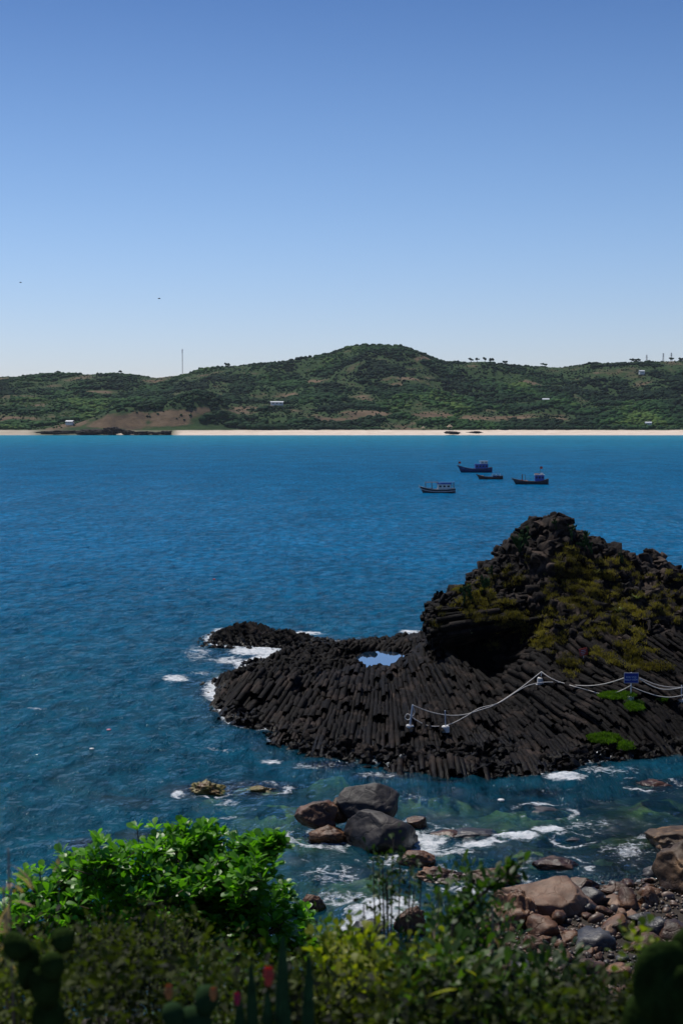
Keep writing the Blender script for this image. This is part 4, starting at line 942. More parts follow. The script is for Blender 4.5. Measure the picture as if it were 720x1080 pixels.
M_pad = simple('cactus pad', (0.020, 0.045, 0.016), .9, spec=.05, var=.3, scale=6); M_padd = simple('dark cactus pad', (0.022, 0.040, 0.010), .9, var=.6, scale=14, bump=.5, spec=.0)
M_spine = simple('cactus spine', (0.35, 0.30, 0.2), .7)
PV, PF = ico(2)
def pad_mesh(n_pads, size, r, up=1.0, spreadf=.7):
    """list of (matrix, pos) for pads growing from each other"""
    L = [(np.array([0, 0, 0.]), np.array([0, 0, 1.]), size)]; outp = []
    q = [(np.zeros(3), np.array([r.normal(0, .2), r.normal(0, .2), 1.0]), size)]
    while q and len(outp) < n_pads:
        b, d, s_ = q.pop(0); d = d / np.linalg.norm(d); side = np.cross(d, r.normal(0, 1, 3)); side /= np.linalg.norm(side)
        nrm = np.cross(d, side); c_ = b + d * s_ * .95
        outp.append((np.stack([side * s_ * .68, nrm * s_ * .16, d * s_], 1), c_))
        for _ in range(r.integers(1, 4)):
            a_ = r.uniform(-.9, .9); dd = d * math.cos(a_) + side * math.sin(a_) + np.array([0, 0, .25 * up]) + r.normal(0, .12, 3)
            q.append((c_ + (side * math.sin(a_) * .62 + d * math.cos(a_)) * s_ * .9, dd, s_ * r.uniform(.82, 1.0)))
    return outp
def small_cactus(px, py, D, n_pads, size, label, seed):
    r = np.random.default_rng(seed); base = hit(px, py + 3); z = base.z - .1
    pads = pad_mesh(n_pads, size, r); Vv, Ff = instances(PV, PF, np.array([a for a, b in pads]), np.array([b for a, b in pads]))
    o = npmesh('prickly_pear', Vv, Ff, M_pad, smooth=True); o.location = (base.x, base.y, z); tag(o, label, 'cactus', 'cacti on the crag')
for i, (px, py, D, n, s_, lb) in enumerate(((549, 577, 108, 26, .26, 'dark clump of prickly pear on the left shoulder of the crag top'), (556, 570, 108, 14, .22, 'prickly pear just right of the left shoulder clump'), (586, 552, 108.3, 12, .15, 'low prickly pear on the very summit of the crag'), (602, 565, 108.2, 12, .2, 'prickly pear a step down to the right of the crag summit'),
        (617, 576, 108.2, 16, .26, 'tallest branching prickly pear right of the crag summit'), (624, 578, 108, 8, .2, 'small prickly pear at the foot of the tallest one'), (655, 588, 109, 9, .16, 'prickly pear in the dip of the crag skyline'), (497, 628, 106.5, 18, .22, 'prickly pear thicket on the top of the left buttress'), (508, 620, 106.5, 18, .24, 'prickly pear thicket climbing the ledge above the buttress'), (488, 634, 106.3, 12, .18, 'lowest prickly pear on the left end of the buttress top'), (519, 606, 107, 14, .2, 'prickly pear on the step left of the crag face'))):
    small_cactus(px, py + 2, D, n, s_, lb, 60 + i)
# pale rosettes
M_agave = leaf_mat('agave leaf', (0.18, 0.24, 0.10), (0.33, 0.38, 0.18), .5, .2)
for i, (px, py, D, lb) in enumerate(((671, 630, 101.5, 'pale spiky rosette plant on the right of the crag face'), (651, 643, 100.5, 'pale plant left of and below the spiky rosette'), (628, 602, 104.5, 'pale little plant high on the crag face'), (497, 666, 101, 'pale tuft growing on the buttress face'))):
    r = np.random.default_rng(90 + i); b = hit(px, py + 2); n = 14
    th = r.uniform(0, 6.28, n); d = np.stack([np.cos(th), np.sin(th) - .3, r.uniform(.2, 1.1, n)], 1); d /= np.linalg.norm(d, axis=1)[:, None]
    TV = np.array([[-.05, 0, 0], [.05, 0, 0], [.045, .02, .3], [-.045, .02, .3], [0, .0, .62]]) * (1 if i < 2 else .7)
    Mx = basis(d); V5, F4 = instances(TV, np.array([[0, 1, 2, 3]]), Mx, np.zeros((n, 3))); F3 = (np.array([[3, 2, 4]])[None] + (np.arange(n) * 5)[:, None, None]).reshape(-1, 3)
    o = npmesh('rosette_plant', V5, [F4, F3], M_agave, attrs={'tint': np.full(len(V5), .6)}); o.location = b; tag(o, lb, 'plant')

# ================================================================== ROPE BARRIER AND SIGNS
M_galv = simple('painted steel post', (0.50, 0.54, 0.62), .45, .3, var=.1); M_conc = simple('whitewashed concrete', (0.62, 0.61, 0.58), .8, var=.12, scale=10); M_wpost = simple('white paint', (0.7, 0.72, 0.76), .45, var=.08)
M_rope = simple('rope', (0.66, 0.62, 0.56), .85, var=.2, scale=30)
def post(px, py, D, h, label, lean=0., base=True, r=.045, mat=None):
    p_ = hit(px, py); t = empty('rope_post', p_); t.rotation_euler = (0, lean, 0); tag(t, label, 'post', 'posts of the rope barrier')
    p_ = p_.copy()
    MB().tube([(0, 0, 0), (0, 0, h)], r, 10).build('pole', mat or M_galv, t)
    MB().tube([(0, 0, h), (0, 0, h + .05)], [.045, .03], 10).build('cap', M_wpost, t)
    if base: MB().tube([(0, 0, -.3), (0, 0, .04), (0, 0, .09)], [.24, .24, .20], 14).build('footing', M_conc, t)
    return p_
DP1, DP2, DP3, DS = hit(432, 766).y - .05, hit(469.5, 767).y, hit(570, 716).y, hit(664.8, 735).y
print('posts', DP1, DP2, DP3, DS)
post(432, 766, DP1, 1.32, 'leaning grey post at the left end of the rope barrier', .13, r=.06)
post(469.5, 767, DP2, 1.0, 'thin dark blue post second from the left on the white footing', -.03, r=.035)
post(570, 716, DP3, .45, 'short post at the highest point of the rope, in the middle', .1, r=.03); 
post(718, 738, 89.0, .9, 'post at the right edge of the rope barrier', 0, r=.04)
tagf = MB().tube([(0, 0, 0), (0, 0, .08)], [.2, .16], 14).build('footing_block', M_conc); tagf.location = hit(567.5, 722); tag(tagf, 'loose white concrete footing lying just under the rope peak', 'block')
def catenary(pts, r, name, label):
    """pts: (px,py,D) knots; smooth tube through them"""
    K = [at(*p_) for p_ in pts]; outp = []
    for i in range(len(K) - 1):
        a, b, c_, d = K[max(i - 1, 0)], K[i], K[i + 1], K[min(i + 2, len(K) - 1)]
        for s_ in range(8):
            t = s_ / 8; outp.append(.5 * ((2 * b) + (c_ - a) * t + (2 * a - 5 * b + 4 * c_ - d) * t * t + (3 * b - a - 3 * c_ + d) * t**3))
    outp.append(K[-1]); o = MB().tube(outp, r, 8).build(name, M_rope, None, True); tag(o, label, 'rope', 'ropes strung along the posts'); return o
def rope_pts(lst, Da, Db):
    """knots (px,py) with depth running from one post to the other, kept in front of the rock behind"""
    n_ = len(lst) - 1; o_ = []
    for i, (a_, b_) in enumerate(lst):
        D_ = Da + (Db - Da) * (abs(a_ - lst[0][0]) / max(1, abs(lst[-1][0] - lst[0][0])))
        if 0 < i < n_: D_ = min(D_, hit(a_, b_).y - .12)
        o_.append((a_, b_, D_))
    return o_
catenary(rope_pts([(436, 744), (448, 749), (460, 752.5), (475, 754.5), (490, 753.5), (505, 749), (520, 744), (535, 735), (552, 723), (570.5, 708.5)], DP1, DP3), .028, 'rope', 'upper pale rope swooping from the left post up to the rope peak')
catenary(rope_pts([(435, 745), (437, 752), (431, 759), (427, 757), (430, 753), (438, 759), (450, 765), (462, 766), (475, 763.5), (490, 756), (505, 747), (525, 741.5), (545, 729), (558, 722.5), (575, 719.5), (592, 720)], DP1, DP3 - .6), .026, 'rope', 'lower pale rope with a loop at the left post')
catenary(rope_pts([(570.5, 708.5), (580, 715), (592, 720), (608, 722.8), (625, 723), (642, 720), (659, 714.5)], DP3, DS), .028, 'rope', 'upper pale rope sagging from the rope peak to the blue sign')
catenary(rope_pts([(592, 720), (605, 724), (620, 728), (632, 731.5), (645, 731.5), (656, 727.5), (664.5, 723)], DP3 - .6, DS), .026, 'rope', 'lower pale rope hanging from the rope peak to the sign post')
catenary(rope_pts([(674, 716), (684, 722), (696, 726.5), (708, 726.8), (724, 723.5), (740, 716)], DS, DS - .3), .028, 'rope', 'upper pale rope sagging from the blue sign to the right edge')
catenary(rope_pts([(664.5, 724), (680, 730), (696, 734.5), (710, 735), (726, 731), (742, 724)], DS, DS - .3), .026, 'rope', 'lower pale rope sagging from the sign post to the right edge')
catenary(rope_pts([(674, 715), (690, 721.5), (704, 724.5), (722, 725)], DS, DS + 1), .024, 'rope', 'thin rope behind the two ropes right of the blue sign')
M_blue = simple('sign blue', (0.010, 0.035, 0.26), .35, var=.05); M_txt = simple('sign lettering', (0.55, 0.68, 0.85), .5, var=.02); M_red = simple('sign red', (0.33, 0.035, 0.025), .5, var=.15); M_edge = simple('sign frame', (.42, .45, .55), .4, var=.05)
sp_ = hit(664.8, 735); t = empty('sign', sp_); tag(t, 'blue rectangular notice on a white post with a round footing', 'sign'); kS = DS / F
zt = at(665, 709.5, DS).z - sp_.z; zb_ = at(665, 720.5, DS).z - sp_.z; zc = (zt + zb_) / 2; wS = 15.4 * kS
MB().tube([(0, 0.03, 0), (0, 0.03, zt + .02)], .032, 10).build('post', M_wpost, t)
MB().tube([(0, 0, -.25), (0, 0, .05), (0, 0, .1)], [.26, .26, .2], 16).build('footing', M_conc, t)
MB().box((0, -.02, zc), (wS, .03, zt - zb_), bev=.004).build('frame', M_edge, t)
bd_ = MB().box((0, -.042, zc), (wS - .06, .012, zt - zb_ - .06), bev=.002).build('board', M_blue, t)
def text(s_, size, loc, parent, mat):
    cu = bpy.data.curves.new('lettering', 'FONT'); cu.body = s_; cu.size = size; cu.align_x = 'CENTER'; cu.align_y = 'CENTER'; cu.extrude = .002
    ot = bpy.data.objects.new('tmp', cu); col.objects.link(ot); dg = bpy.context.evaluated_depsgraph_get(); me = bpy.data.meshes.new_from_object(ot.evaluated_get(dg))
    bpy.data.objects.remove(ot); o = link('lettering', me, mat, parent); o.location = loc; o.rotation_euler = (R(90), 0, 0); return o
text('KHU VỰC', .155, (0, -.052, zc + .055), t, M_txt); text('NGUY HIỂM', .145, (0, -.052, zc - .115), t, M_txt)
rp = hit(615, 694); t = empty('sign', rp); t.rotation_euler = (0, -.05, .15); tag(t, 'small tilted red notice on a short stake at the foot of the crag', 'sign')
MB().tube([(0, .02, -.3), (0, .02, .62)], .02, 8).build('stake', M_galv, t)
MB().box((0, 0, .42), (.58, .025, .50), rot=(0, -.15, 0), bev=.004).build('board', M_red, t)
for k, (a, b) in enumerate(((.10, .32), (-.02, .38), (-.13, .24))): MB().box((-.02, -.018, .42 + a), (b, .006, .035), rot=(0, -.15, 0)).build('marking', M_edge, t)

# ================================================================== BOATS
M_hullblue = simple('hull dark blue', (0.008, 0.028, 0.11), .4, var=.3, scale=1.5); M_hulldark = simple('hull weathered dark', (0.02, 0.022, 0.032), .5, var=.3, scale=1.5); M_hullbrown = simple('hull brown', (0.05, 0.02, 0.018), .5, var=.3, scale=1.5)
M_cabblue = simple('cabin blue', (0.012, 0.07, 0.36), .45, var=.2, scale=1.5); M_wh = simple('boat white', (0.62, 0.62, 0.6), .5, var=.15); M_deck = simple('deck planks', (0.23, 0.15, 0.09), .8, var=.3, scale=4); M_gal = simple('roof grey', (0.45, 0.47, 0.5), .4, var=.15)
M_flag = simple('red flag', (0.50, 0.03, 0.02), .7); M_tarp = simple('blue tarp', (0.03, 0.12, 0.30), .6); M_glass = simple('window glass', (0.01, 0.015, 0.02), .1); M_net = simple('fishing net', (0.30, 0.16, 0.12), .95, var=.4, scale=12); M_wood2 = simple('boat timber', (0.12, 0.06, 0.035), .7)
M_orange = simple('orange float', (0.6, 0.12, 0.03), .5)
def hull_parts(t, L, W, fb, bow, stern, hm, stripe=None):
    """bow at -X; lofted hull with open deck"""
    n = 22; secs = []
    for i in range(n):
        s_ = i / (n - 1); x = -L / 2 + L * s_
        bw = W / 2 * min(1, (math.sin(min(1, s_ / .45) * math.pi / 2)**.8)) * (1 - .28 * max(0, (s_ - .7) / .3)**2)
        bw = max(bw, .03)
        sh = fb + bow * max(0, 1 - s_ / .42)**1.8 + stern * max(0, (s_ - .62) / .38)**2
        rake = -.10 * L * (1 - s_)**5
        keel = -.55 + .5 * max(0, 1 - s_ / .12)**1.5
        sec = []
        for (fy, fz) in ((0, 0), (.45, .05), (.8, .28), (.95, .62), (1.03, 1.0)):
            z = keel + (sh - keel) * fz; sec.append((x + rake * fz, fy * bw, z))
        secs.append(sec)
    rings = [[(p_[0], -p_[1], p_[2]) for p_ in reversed(s_[1:])] + list(s_) for s_ in secs]
    m = MB(); vr = m.poly(rings); m.bm.faces.new(vr[-1]); 
    # bulwark thickness
    inn = [[(s_[-1][0] + .03, -max(s_[-1][1] - .08, .0), s_[-1][2]), (s_[-1][0] + .03, -max(s_[-1][1] - .1, .0), s_[-1][2] - .35)] for s_ in secs]
    hull = m.build('hull', hm, t, True)
    dk = [[(s_[-1][0] + .1, y_ * max(s_[-1][1] - .06, .01), s_[-1][2] - .32) for y_ in (-1, 0, 1)] for s_ in secs[1:]]
    m = MB(); m.poly(dk); m.build('deck', M_deck, t)
    for sy_ in (-1, 1):
        MB().tube([(s_[-1][0], sy_ * s_[-1][1], s_[-1][2] + .03) for s_ in secs], .075, 6).build('gunwale', stripe or M_wood2, t)
        if stripe: MB().tube([(s_[3][0], sy_ * (s_[3][1] + .02), s_[3][2]) for s_ in secs], .10, 6).build('stripe', stripe, t)
    MB().tube([(-L / 2 - .10 * L, 0, fb + bow - .5), (-L / 2 - .115 * L, 0, fb + bow + .35)], [.14, .10], 6).build('stem_post', stripe or M_wood2, t)
    return secs
def cabin(t, x0, x1, w_, z0, z1, mat, roofm, nwin=3, over=.2, roof_t=.1):
    c_ = MB().box(((x0 + x1) / 2, 0, (z0 + z1) / 2), (x1 - x0, w_, z1 - z0), bev=.04).build('cabin', mat, t)
    for k in range(nwin):
        xx_ = x0 + (x1 - x0) * (k + .5) / nwin
        for sy_ in (-1, 1): MB().box((xx_, sy_ * w_ / 2, z0 + (z1 - z0) * .66), ((x1 - x0) / nwin * .55, .05, (z1 - z0) * .28)).build('window', M_glass, c_)
    MB().box(((x0 + x1) / 2, 0, z1 + roof_t / 2 + .01), (x1 - x0 + over * 2, w_ + over * 2, roof_t), bev=.03).build('roof', roofm, t); return c_
def boat_base(px, pyw, label, rz):
    p_ = sea_at(px, pyw); t = empty('fishing_boat', (p_.x, p_.y, 0.05), rz); tag(t, label, 'boat', 'fishing boats moored in the bay'); return t
# nearest, left: long canopy, white lower hull
t = boat_base(462.5, 519.8, 'nearest fishing boat, white stripe hull with long open canopy on posts', .10)
hull_parts(t, 9.3, 2.8, .95, .95, .35, M_hulldark, M_wh)
cabin(t, -.3, 3.2, 1.9, .7, 2.45, M_wh, M_cabblue, 3, .25, .32)
MB().box((-2.1, 0, 3.0), (3.8, 1.7, .09), bev=.02).build('canopy', M_wood2, t); MB().box((2.4, 0, 3.0), (4.2, 2.1, .09)).build('canopy', M_tarp, t)
for x_ in (-3.9, -2.0, -.2, 3.5, 4.3):
    for s_ in (-.8, .8): MB().tube([(x_, s_, .8), (x_, s_, 3.0)], .06, 6).build('post', M_wood2, t)
for k in range(3): MB().tube([(-3.2 + k * .6, .1, .85), (-3.2 + k * .6, .1, 1.35)], [.3, .24], 8).build('basket', M_net, t)
# farthest: big blue boat
t = boat_base(502, 498.3, 'farthest and largest fishing boat, blue hull with a two level blue cabin', .06)
hull_parts(t, 12.6, 3.6, 1.45, 1.35, .55, M_hullblue)
cabin(t, -.6, 4.6, 2.6, 1.0, 3.3, M_cabblue, M_cabblue, 4); cabin(t, 1.6, 4.4, 2.2, 3.42, 4.5, M_wh, M_gal, 2, .3)
MB().box((-3.6, 0, 1.62), (4.6, 2.0, .4), rot=(0, .07, 0), bev=.1).build('hatch_cover', M_tarp, t)
MB().tube([(-7.2, 0, 2.6), (-7.3, 0, 4.4)], .05, 6).build('flag_pole', M_wood2, t)
m = MB(); m.poly([[(-7.3 + .25 * i, .05 * math.sin(i * 1.8), 4.35), (-7.3 + .25 * i, .05 * math.sin(i * 1.8 + .5), 3.55)] for i in range(5)]); ge = bmesh.ops.extrude_face_region(m.bm, geom=list(m.bm.faces)); bmesh.ops.translate(m.bm, vec=(0, .03, 0), verts=[v for v in ge['geom'] if isinstance(v, bmesh.types.BMVert)]); m.build('flag', M_flag, t)
# small brown
t = boat_base(517.5, 505.5, 'small low fishing boat with brown hull and little blue shelter', -.08)
hull_parts(t, 8.4, 2.4, .75, .9, .5, M_hullbrown)
cabin(t, .6, 3.0, 1.5, .5, 1.35, M_tarp, M_gal, 2)
for x_ in (.3, 1.7, 3.2):
    for s_ in (-.7, .7): MB().tube([(x_, s_, .6), (x_, s_, 1.95)], .05, 6).build('post', M_wh, t)
MB().box((1.75, 0, 1.98), (3.2, 1.6, .07)).build('canopy', M_tarp, t); MB().tube([(2.0, 0, 1.9), (2.0, 0, 3.0)], .04, 6).build('mast', M_wood2, t)
m = MB(); m.box((-3.2, 0, 1.1), (1.1, .9, .4), bev=.15); m.build('net_heap', M_net, t)
# right: gantry and lantern mast
t = boat_base(560.5, 510.8, 'fishing boat on the right with bow gantry, blue cabin and red flag on its mast', -.05)
hull_parts(t, 10.6, 3.0, .9, .95, .85, M_hulldark)
cabin(t, .9, 3.9, 2.2, .7, 3.0, M_cabblue, M_gal, 3)
MB().box((1.6, 0, 3.35), (1.6, 1.2, .36), bev=.12).build('roof_bundle', M_net, t); MB().box((3.2, .2, 3.4), (.9, 1.0, .5), bev=.15).build('roof_tank', M_gal, t)
g_ = MB()
for s_ in (-.9, .9): g_.tube([(-3.2, s_, .9), (-3.2, s_, 3.2)], .07, 6)
g_.tube([(-3.2, -1.0, 3.2), (-3.2, 1.0, 3.2)], .07, 6); g_.tube([(-3.2, -.9, 3.2), (-2.2, -.9, 3.0)], .06, 6); g_.tube([(-2.2, -.9, 3.0), (-2.2, -.9, .9)], .06, 6); g_.build('gantry', M_wood2, t)
MB().tube([(2.6, 0, 3.0), (2.6, 0, 5.7)], .06, 6).build('mast', M_wood2, t)
m = MB(); m.poly([[(2.62 + .2 * i, .08 * math.sin(i * 1.6), 5.75), (2.62 + .2 * i, .08 * math.sin(i * 1.6 + .4), 5.0)] for i in range(5)]); ge = bmesh.ops.extrude_face_region(m.bm, geom=list(m.bm.faces)); bmesh.ops.translate(m.bm, vec=(0, .03, 0), verts=[v for v in ge['geom'] if isinstance(v, bmesh.types.BMVert)]); m.build('flag', M_flag, t)
m = MB(); m.box((-2.0, 0, 1.05), (1.5, 1.3, .4), bev=.18); m.build('net_heap', M_net, t)
for k in range(3): MB().tube([(-4.0 + k * .5, -.3, 1.1), (-4.0 + k * .5, -.3, 1.45)], [.2, .2], 8).build('float', M_orange, t)

# floating bits on the water
def floater(px, py, r_, mat, label):
    p_ = sea_at(px, py); m = MB(); pr = [(.02, -.4), (.7, -.35), (1, -.05), (.85, .25), (.4, .42), (.02, .45)]
    rings = [[(a * r_ * math.cos(k * math.pi / 5), a * r_ * math.sin(k * math.pi / 5), b * r_ * .8) for k in range(10)] for a, b in pr]; m.poly(rings, True)
    o = m.build('float', mat, None, True); o.location = (p_.x, p_.y, sea_z(p_.x, p_.y) + r_ * .22); tag(o, label, 'float')
floater(528, 847, .2, M_wh, 'white float on the green water between headland and shore'); floater(226, 612, .2, M_flag, 'small red buoy alone in the middle of the bay'); floater(97, 793, .16, M_wh, 'small white float in open water on the left'); floater(115, 772, .17, simple('pink float', (.6, .2, .25), .5), 'small pink float in open water above the white one')

# two far birds
M_bird = simple('bird feathers', (0.03, 0.03, 0.035), .8)
for px, py, lb, D in ((168, 315, 'small dark bird in the sky above the radio mast', 260), (22, 298, 'small dark bird high in the sky on the left', 300)):
    p_ = at(px, py, D); t = MB(); t.tube([(-.28, 0, 0), (-.16, 0, .03), (.05, 0, .02), (.30, 0, 0)], [.02, .07, .08, .02], 8)
    for s_ in (-1, 1): t.poly([[(-.08, 0, .03), (.10, 0, .03)], [(-.06, s_ * .22, .13), (.08, s_ * .22, .13)], [(.05, s_ * .5, .05), (.09, s_ * .5, .05)]])
    o = t.build('bird', M_bird); o.location = p_; o.rotation_euler = (0, 0, .5); tag(o, lb, 'bird')

# ================================================================== FOREGROUND VEGETATION
M_leaf = leaf_mat('glossy leaf', (0.035, 0.12, 0.008), (0.14, 0.36, 0.02), .4, .42, .5)
M_stem = simple('shrub branch', (0.11, 0.075, 0.05), .85, scale=20)
def leaf_template(L, W, fold=.18, curl=.25):
    """obovate leaf, base at origin, along +Z, normal +Y"""
    ts = [0, .18, .4, .62, .82, .95]; ws = [.06, .22, .62, .95, 1.0, .55]
    V_ = []; F_ = []
    for t, w_ in zip(ts, ws):
        z = t * L * (1 - .1 * curl * t); y = -curl * L * t * t * .5
        V_ += [(-w_ * W / 2, y + fold * w_ * W / 2, z), (0, y, z), (w_ * W / 2, y + fold * w_ * W / 2, z)]
    V_.append((0, -curl * L * .5, L))
    for i in range(5):
        a = i * 3; F_ += [(a, a + 1, a + 4, a + 3), (a + 1, a + 2, a + 5, a + 4)]
    F3 = [(15, 16, 18), (16, 17, 18)]
    return np.array(V_), np.array(F_), np.array(F3)
def leaf_cloud(name, pos, dirs, scale, tmpl, mat, parent, tint, r, up=None):
    TV, F4, F3 = tmpl; B = basis(dirs, up); B = B * scale[:, None, None]
    V_, f4 = instances(TV, F4, B, pos); f3 = (F3[None] + (np.arange(len(pos)) * len(TV))[:, None, None]).reshape(-1, 3)
    return npmesh(name, V_, [f4, f3], mat, parent, True, {'tint': np.repeat(np.clip(tint, 0, 1), len(TV))})
# the glossy broad-leaved shrub
r = np.random.default_rng(12); root = at(215, 1080, 13.4); gz = float(shorez(np.array([root.x]), np.array([13.4]))[0])
shr = empty('broadleaf_shrub', (root.x, 13.4, gz)); tag(shr, 'large leafy shrub with glossy bright green leaves at the lower left', 'shrub')
lobes = [(215, 932, 26), (236, 950, 26), (250, 972, 26), (222, 978, 30), (170, 985, 36), (262, 955, 22), (196, 975, 30), (240, 1000, 30), (276, 965, 24), (45, 950, 36), (80, 930, 34), (110, 922, 36), (150, 915, 38), (185, 903, 32), (214, 886, 20), (205, 905, 30), (240, 912, 32), (272, 903, 22), (288, 893, 11), (262, 930, 28), (285, 955, 24), (308, 972, 20), (280, 985, 26), (200, 945, 38), (160, 955, 42), (115, 960, 44), (70, 975, 44), (250, 1000, 30), (300, 1010, 28), (35, 1000, 45), (130, 1010, 50), (190, 1005, 34), (320, 1000, 16), (12, 985, 30)]
pos, dirs, up_, tnt, stems = [], [], [], [], MB()
hub = Vector((0, 0, at(225, 1000, 13.2).z - gz - .2))
stems.tube([(0, 0, -.2), (.05, -.05, hub.z * .5), hub], [.05, .04, .03], 8)
stems2 = []
for li, (px, py, rp_) in enumerate(lobes):
    D = 13.2 + r.uniform(-.5, .5) - (.3 if py > 980 else 0); c_ = at(px, py, D); rad = rp_ * D / F; cl = Vector((c_.x - root.x, c_.y - 13.4, c_.z - gz))
    mid = hub.lerp(cl, .5) + Vector((r.normal(0, .08), r.normal(0, .08), -.12)); stems.tube([hub, mid, cl], [.022, .016, .010], 6)
    nr = int((13 + 5.2 * (rad / .3)**2 * 5) * 1.6)
    for _ in range(nr):
        d = r.normal(0, 1, 3); d /= np.linalg.norm(d); d[2] = d[2] * .8 + .15
        q = np.array(cl) + d * rad * r.uniform(.4, 1.22) * np.array([1, 1.1, .95])
        axis = d * .6 + np.array([0, -.1, .8]); axis /= np.linalg.norm(axis)
        stems2.append((cl, q))
        nl = r.integers(6, 10); s1 = np.cross(axis, [0.3, .9, .1]); s1 /= np.linalg.norm(s1); s2 = np.cross(axis, s1); tn0 = r.uniform(.15, .9)
        for k in range(nl):
            th = k * 2.4 + r.uniform(0, .5); op = r.uniform(.45, 1.25); side = s1 * math.cos(th) + s2 * math.sin(th)
            ld = axis * math.cos(op) + side * math.sin(op); pos.append(q + axis * r.uniform(-.03, .02)); dirs.append(ld); up_.append(np.cross(np.cross(ld, axis), ld) * 1.0); tnt.append(tn0 + r.normal(0, .18))
for a, b in stems2[::2]:
    b = Vector(b); stems.tube([a, a.lerp(b, .5) + Vector((0, 0, -.02)), b], [.009, .007, .005], 4)
stems.build('branches', M_stem, shr)
pos = np.array(pos); dirs = np.array(dirs)
# face upward: template normal is +Y -> choose side so that normal ~ up
up_ = np.array(up_); sidev = np.cross(dirs, np.array([0, 0, 1.]) + r.normal(0, .3, dirs.shape)); sidev /= np.linalg.norm(sidev, axis=1)[:, None] + 1e-9
def leaf_cloud2(name, pos, dirs, sidev, scale, tmpl, mat, parent, tint):
    TV, F4, F3 = tmpl; d = dirs / np.linalg.norm(dirs, axis=1)[:, None]; nrm = np.cross(d, sidev); nrm /= np.linalg.norm(nrm, axis=1)[:, None] + 1e-9
    nrm = np.where(nrm[:, 2:3] < 0, -nrm, nrm); sd_ = np.cross(nrm, d)
    B = np.stack([sd_, nrm, d], 2) * scale[:, None, None]; V_, f4 = instances(TV, F4, B, pos); f3 = (F3[None] + (np.arange(len(pos)) * len(TV))[:, None, None]).reshape(-1, 3)
    return npmesh(name, V_, [f4, f3], mat, parent, True, {'tint': np.repeat(np.clip(tint, 0, 1), len(TV))})
leaf_cloud2('foliage', pos, dirs, sidev, r.uniform(.75, 1.25, len(pos)), leaf_template(.105, .055), M_leaf, shr, np.array(tnt)); print('leaves', len(pos))

# generic near scrub plants: stems + small leaves
def scrub(name, px, py_top, D, wid_px, mat, tmplLW, nst, nlv, label, seed, cat='shrub', lean=0., tint=(.2, .8), sprd=.5, depth=.5, stemr=.006, tv=45, crown=110):
    r = np.random.default_rng(seed); tp = at(px, py_top, D); gz = float(shorez(np.array([tp.x]), np.array([D]))[0]); h = tp.z - gz; wd = wid_px * D / F / 2
    t = empty(name, (tp.x, D, gz)); tag(t, label, cat); st = MB(); P_, D_ = [], []
    for i in range(nst):
        tx = r.uniform(-1, 1) * wd; ty = r.uniform(-depth, depth); hh = h - tv * D / F * (.7 * abs(tx / wd)**1.5 + r.uniform(0, 1)); bx_ = tx * .35; by_ = ty * .5
        pts = [Vector((bx_, by_, -.05)), Vector((bx_ * .6 + tx * .4 + r.normal(0, .02), by_, hh * .5)), Vector((tx + lean * hh, ty, hh))]; cv = []
        for s_ in range(7):
            u_ = s_ / 6; cv.append(pts[0] * (1 - u_)**2 + pts[1] * 2 * u_ * (1 - u_) + pts[2] * u_ * u_)
        st.tube(cv, [stemr * (1.15 - .8 * k / 6) for k in range(7)], 5)
        for k in range(nlv):
            u_ = 1.02 - min(.9, crown * D / F / h) * r.uniform(0, 1)**1.2; q = np.array(pts[0] * (1 - u_)**2 + pts[1] * 2 * u_ * (1 - u_) + pts[2] * u_ * u_) + r.normal(0, .012, 3)
            tw = r.normal(0, 1, 3); tw /= np.linalg.norm(tw); off = tw * r.uniform(0, .07) * sprd * 2
            P_.append(q + off); d = tw * .9 + np.array([0, 0, .6]); D_.append(d)
    st.build('stem', M_stem, t)
    P_ = np.array(P_); D_ = np.array(D_); sv = np.cross(D_, np.array([0, 0, 1.]) + r.normal(0, .5, D_.shape))
    leaf_cloud2('foliage', P_, D_, sv, r.uniform(.6, 1.3, len(P_)), leaf_template(*tmplLW, .15, .3), mat, t, r.uniform(tint[0], tint[1], len(P_))); return t
M_olive = leaf_mat('olive leaf', (0.006, 0.010, 0.003), (0.085, 0.11, 0.016), .65, .35, .2)
M_green = leaf_mat('green leaf', (0.02, 0.05, 0.008), (0.10, 0.19, 0.015), .5, .4, .35)
M_yel = leaf_mat('yellow green leaf', (0.09, 0.14, 0.01), (0.34, 0.33, 0.02), .5, .45, .3)
M_darkl = leaf_mat('dark leaf', (0.012, 0.028, 0.007), (0.035, 0.07, 0.012), .5, .3, .3)
# undergrowth covering the near slope
r = np.random.default_rng(31); n = 5200
ux = r.uniform(-2.0, 2.0, n); uy = r.uniform(3.6, 8.5, n); ux = ux * uy / 5
uz = shorez(ux, uy); lineb = CH - (uy * .3945)   # height of the sight line near the bottom edge
pxs = 360 + F * ux / uy
topline = np.interp(pxs, [0, 60, 120, 200, 300, 360, 420, 520, 600, 660, 720], [1015, 1010, 1000, 1020, 1050, 1055, 1045, 1050, 1062, 1072, 1072])
lz = CH + (446 - topline) / F * uy - r.exponential(.16, n) - .01 + .10 * pn(ux * 1.6, uy * 1.2, 7.)
uz2 = np.maximum(uz, lz - .0)
hh = uz2 - uz
k_ = lz > uz
ux, uy, uz, lz = ux[k_], uy[k_], uz[k_], lz[k_]
Pn = np.stack([ux, uy, lz], 1)
rp3 = np.repeat(Pn, 9, 0) + r.normal(0, .055, (len(Pn) * 9, 3)); Dn = r.normal(0, 1, rp3.shape) + np.array([0, 0, .5]); sv = np.cross(Dn, r.normal(0, 1, Dn.shape))
tnn = np.repeat(np.clip(.25 + 1.3 * pn(ux * 2.6, uy * 1.3, .5) + r.normal(0, .18, len(ux)) - .2 * sst(.3, 1.2, ux), 0, 1), 9)
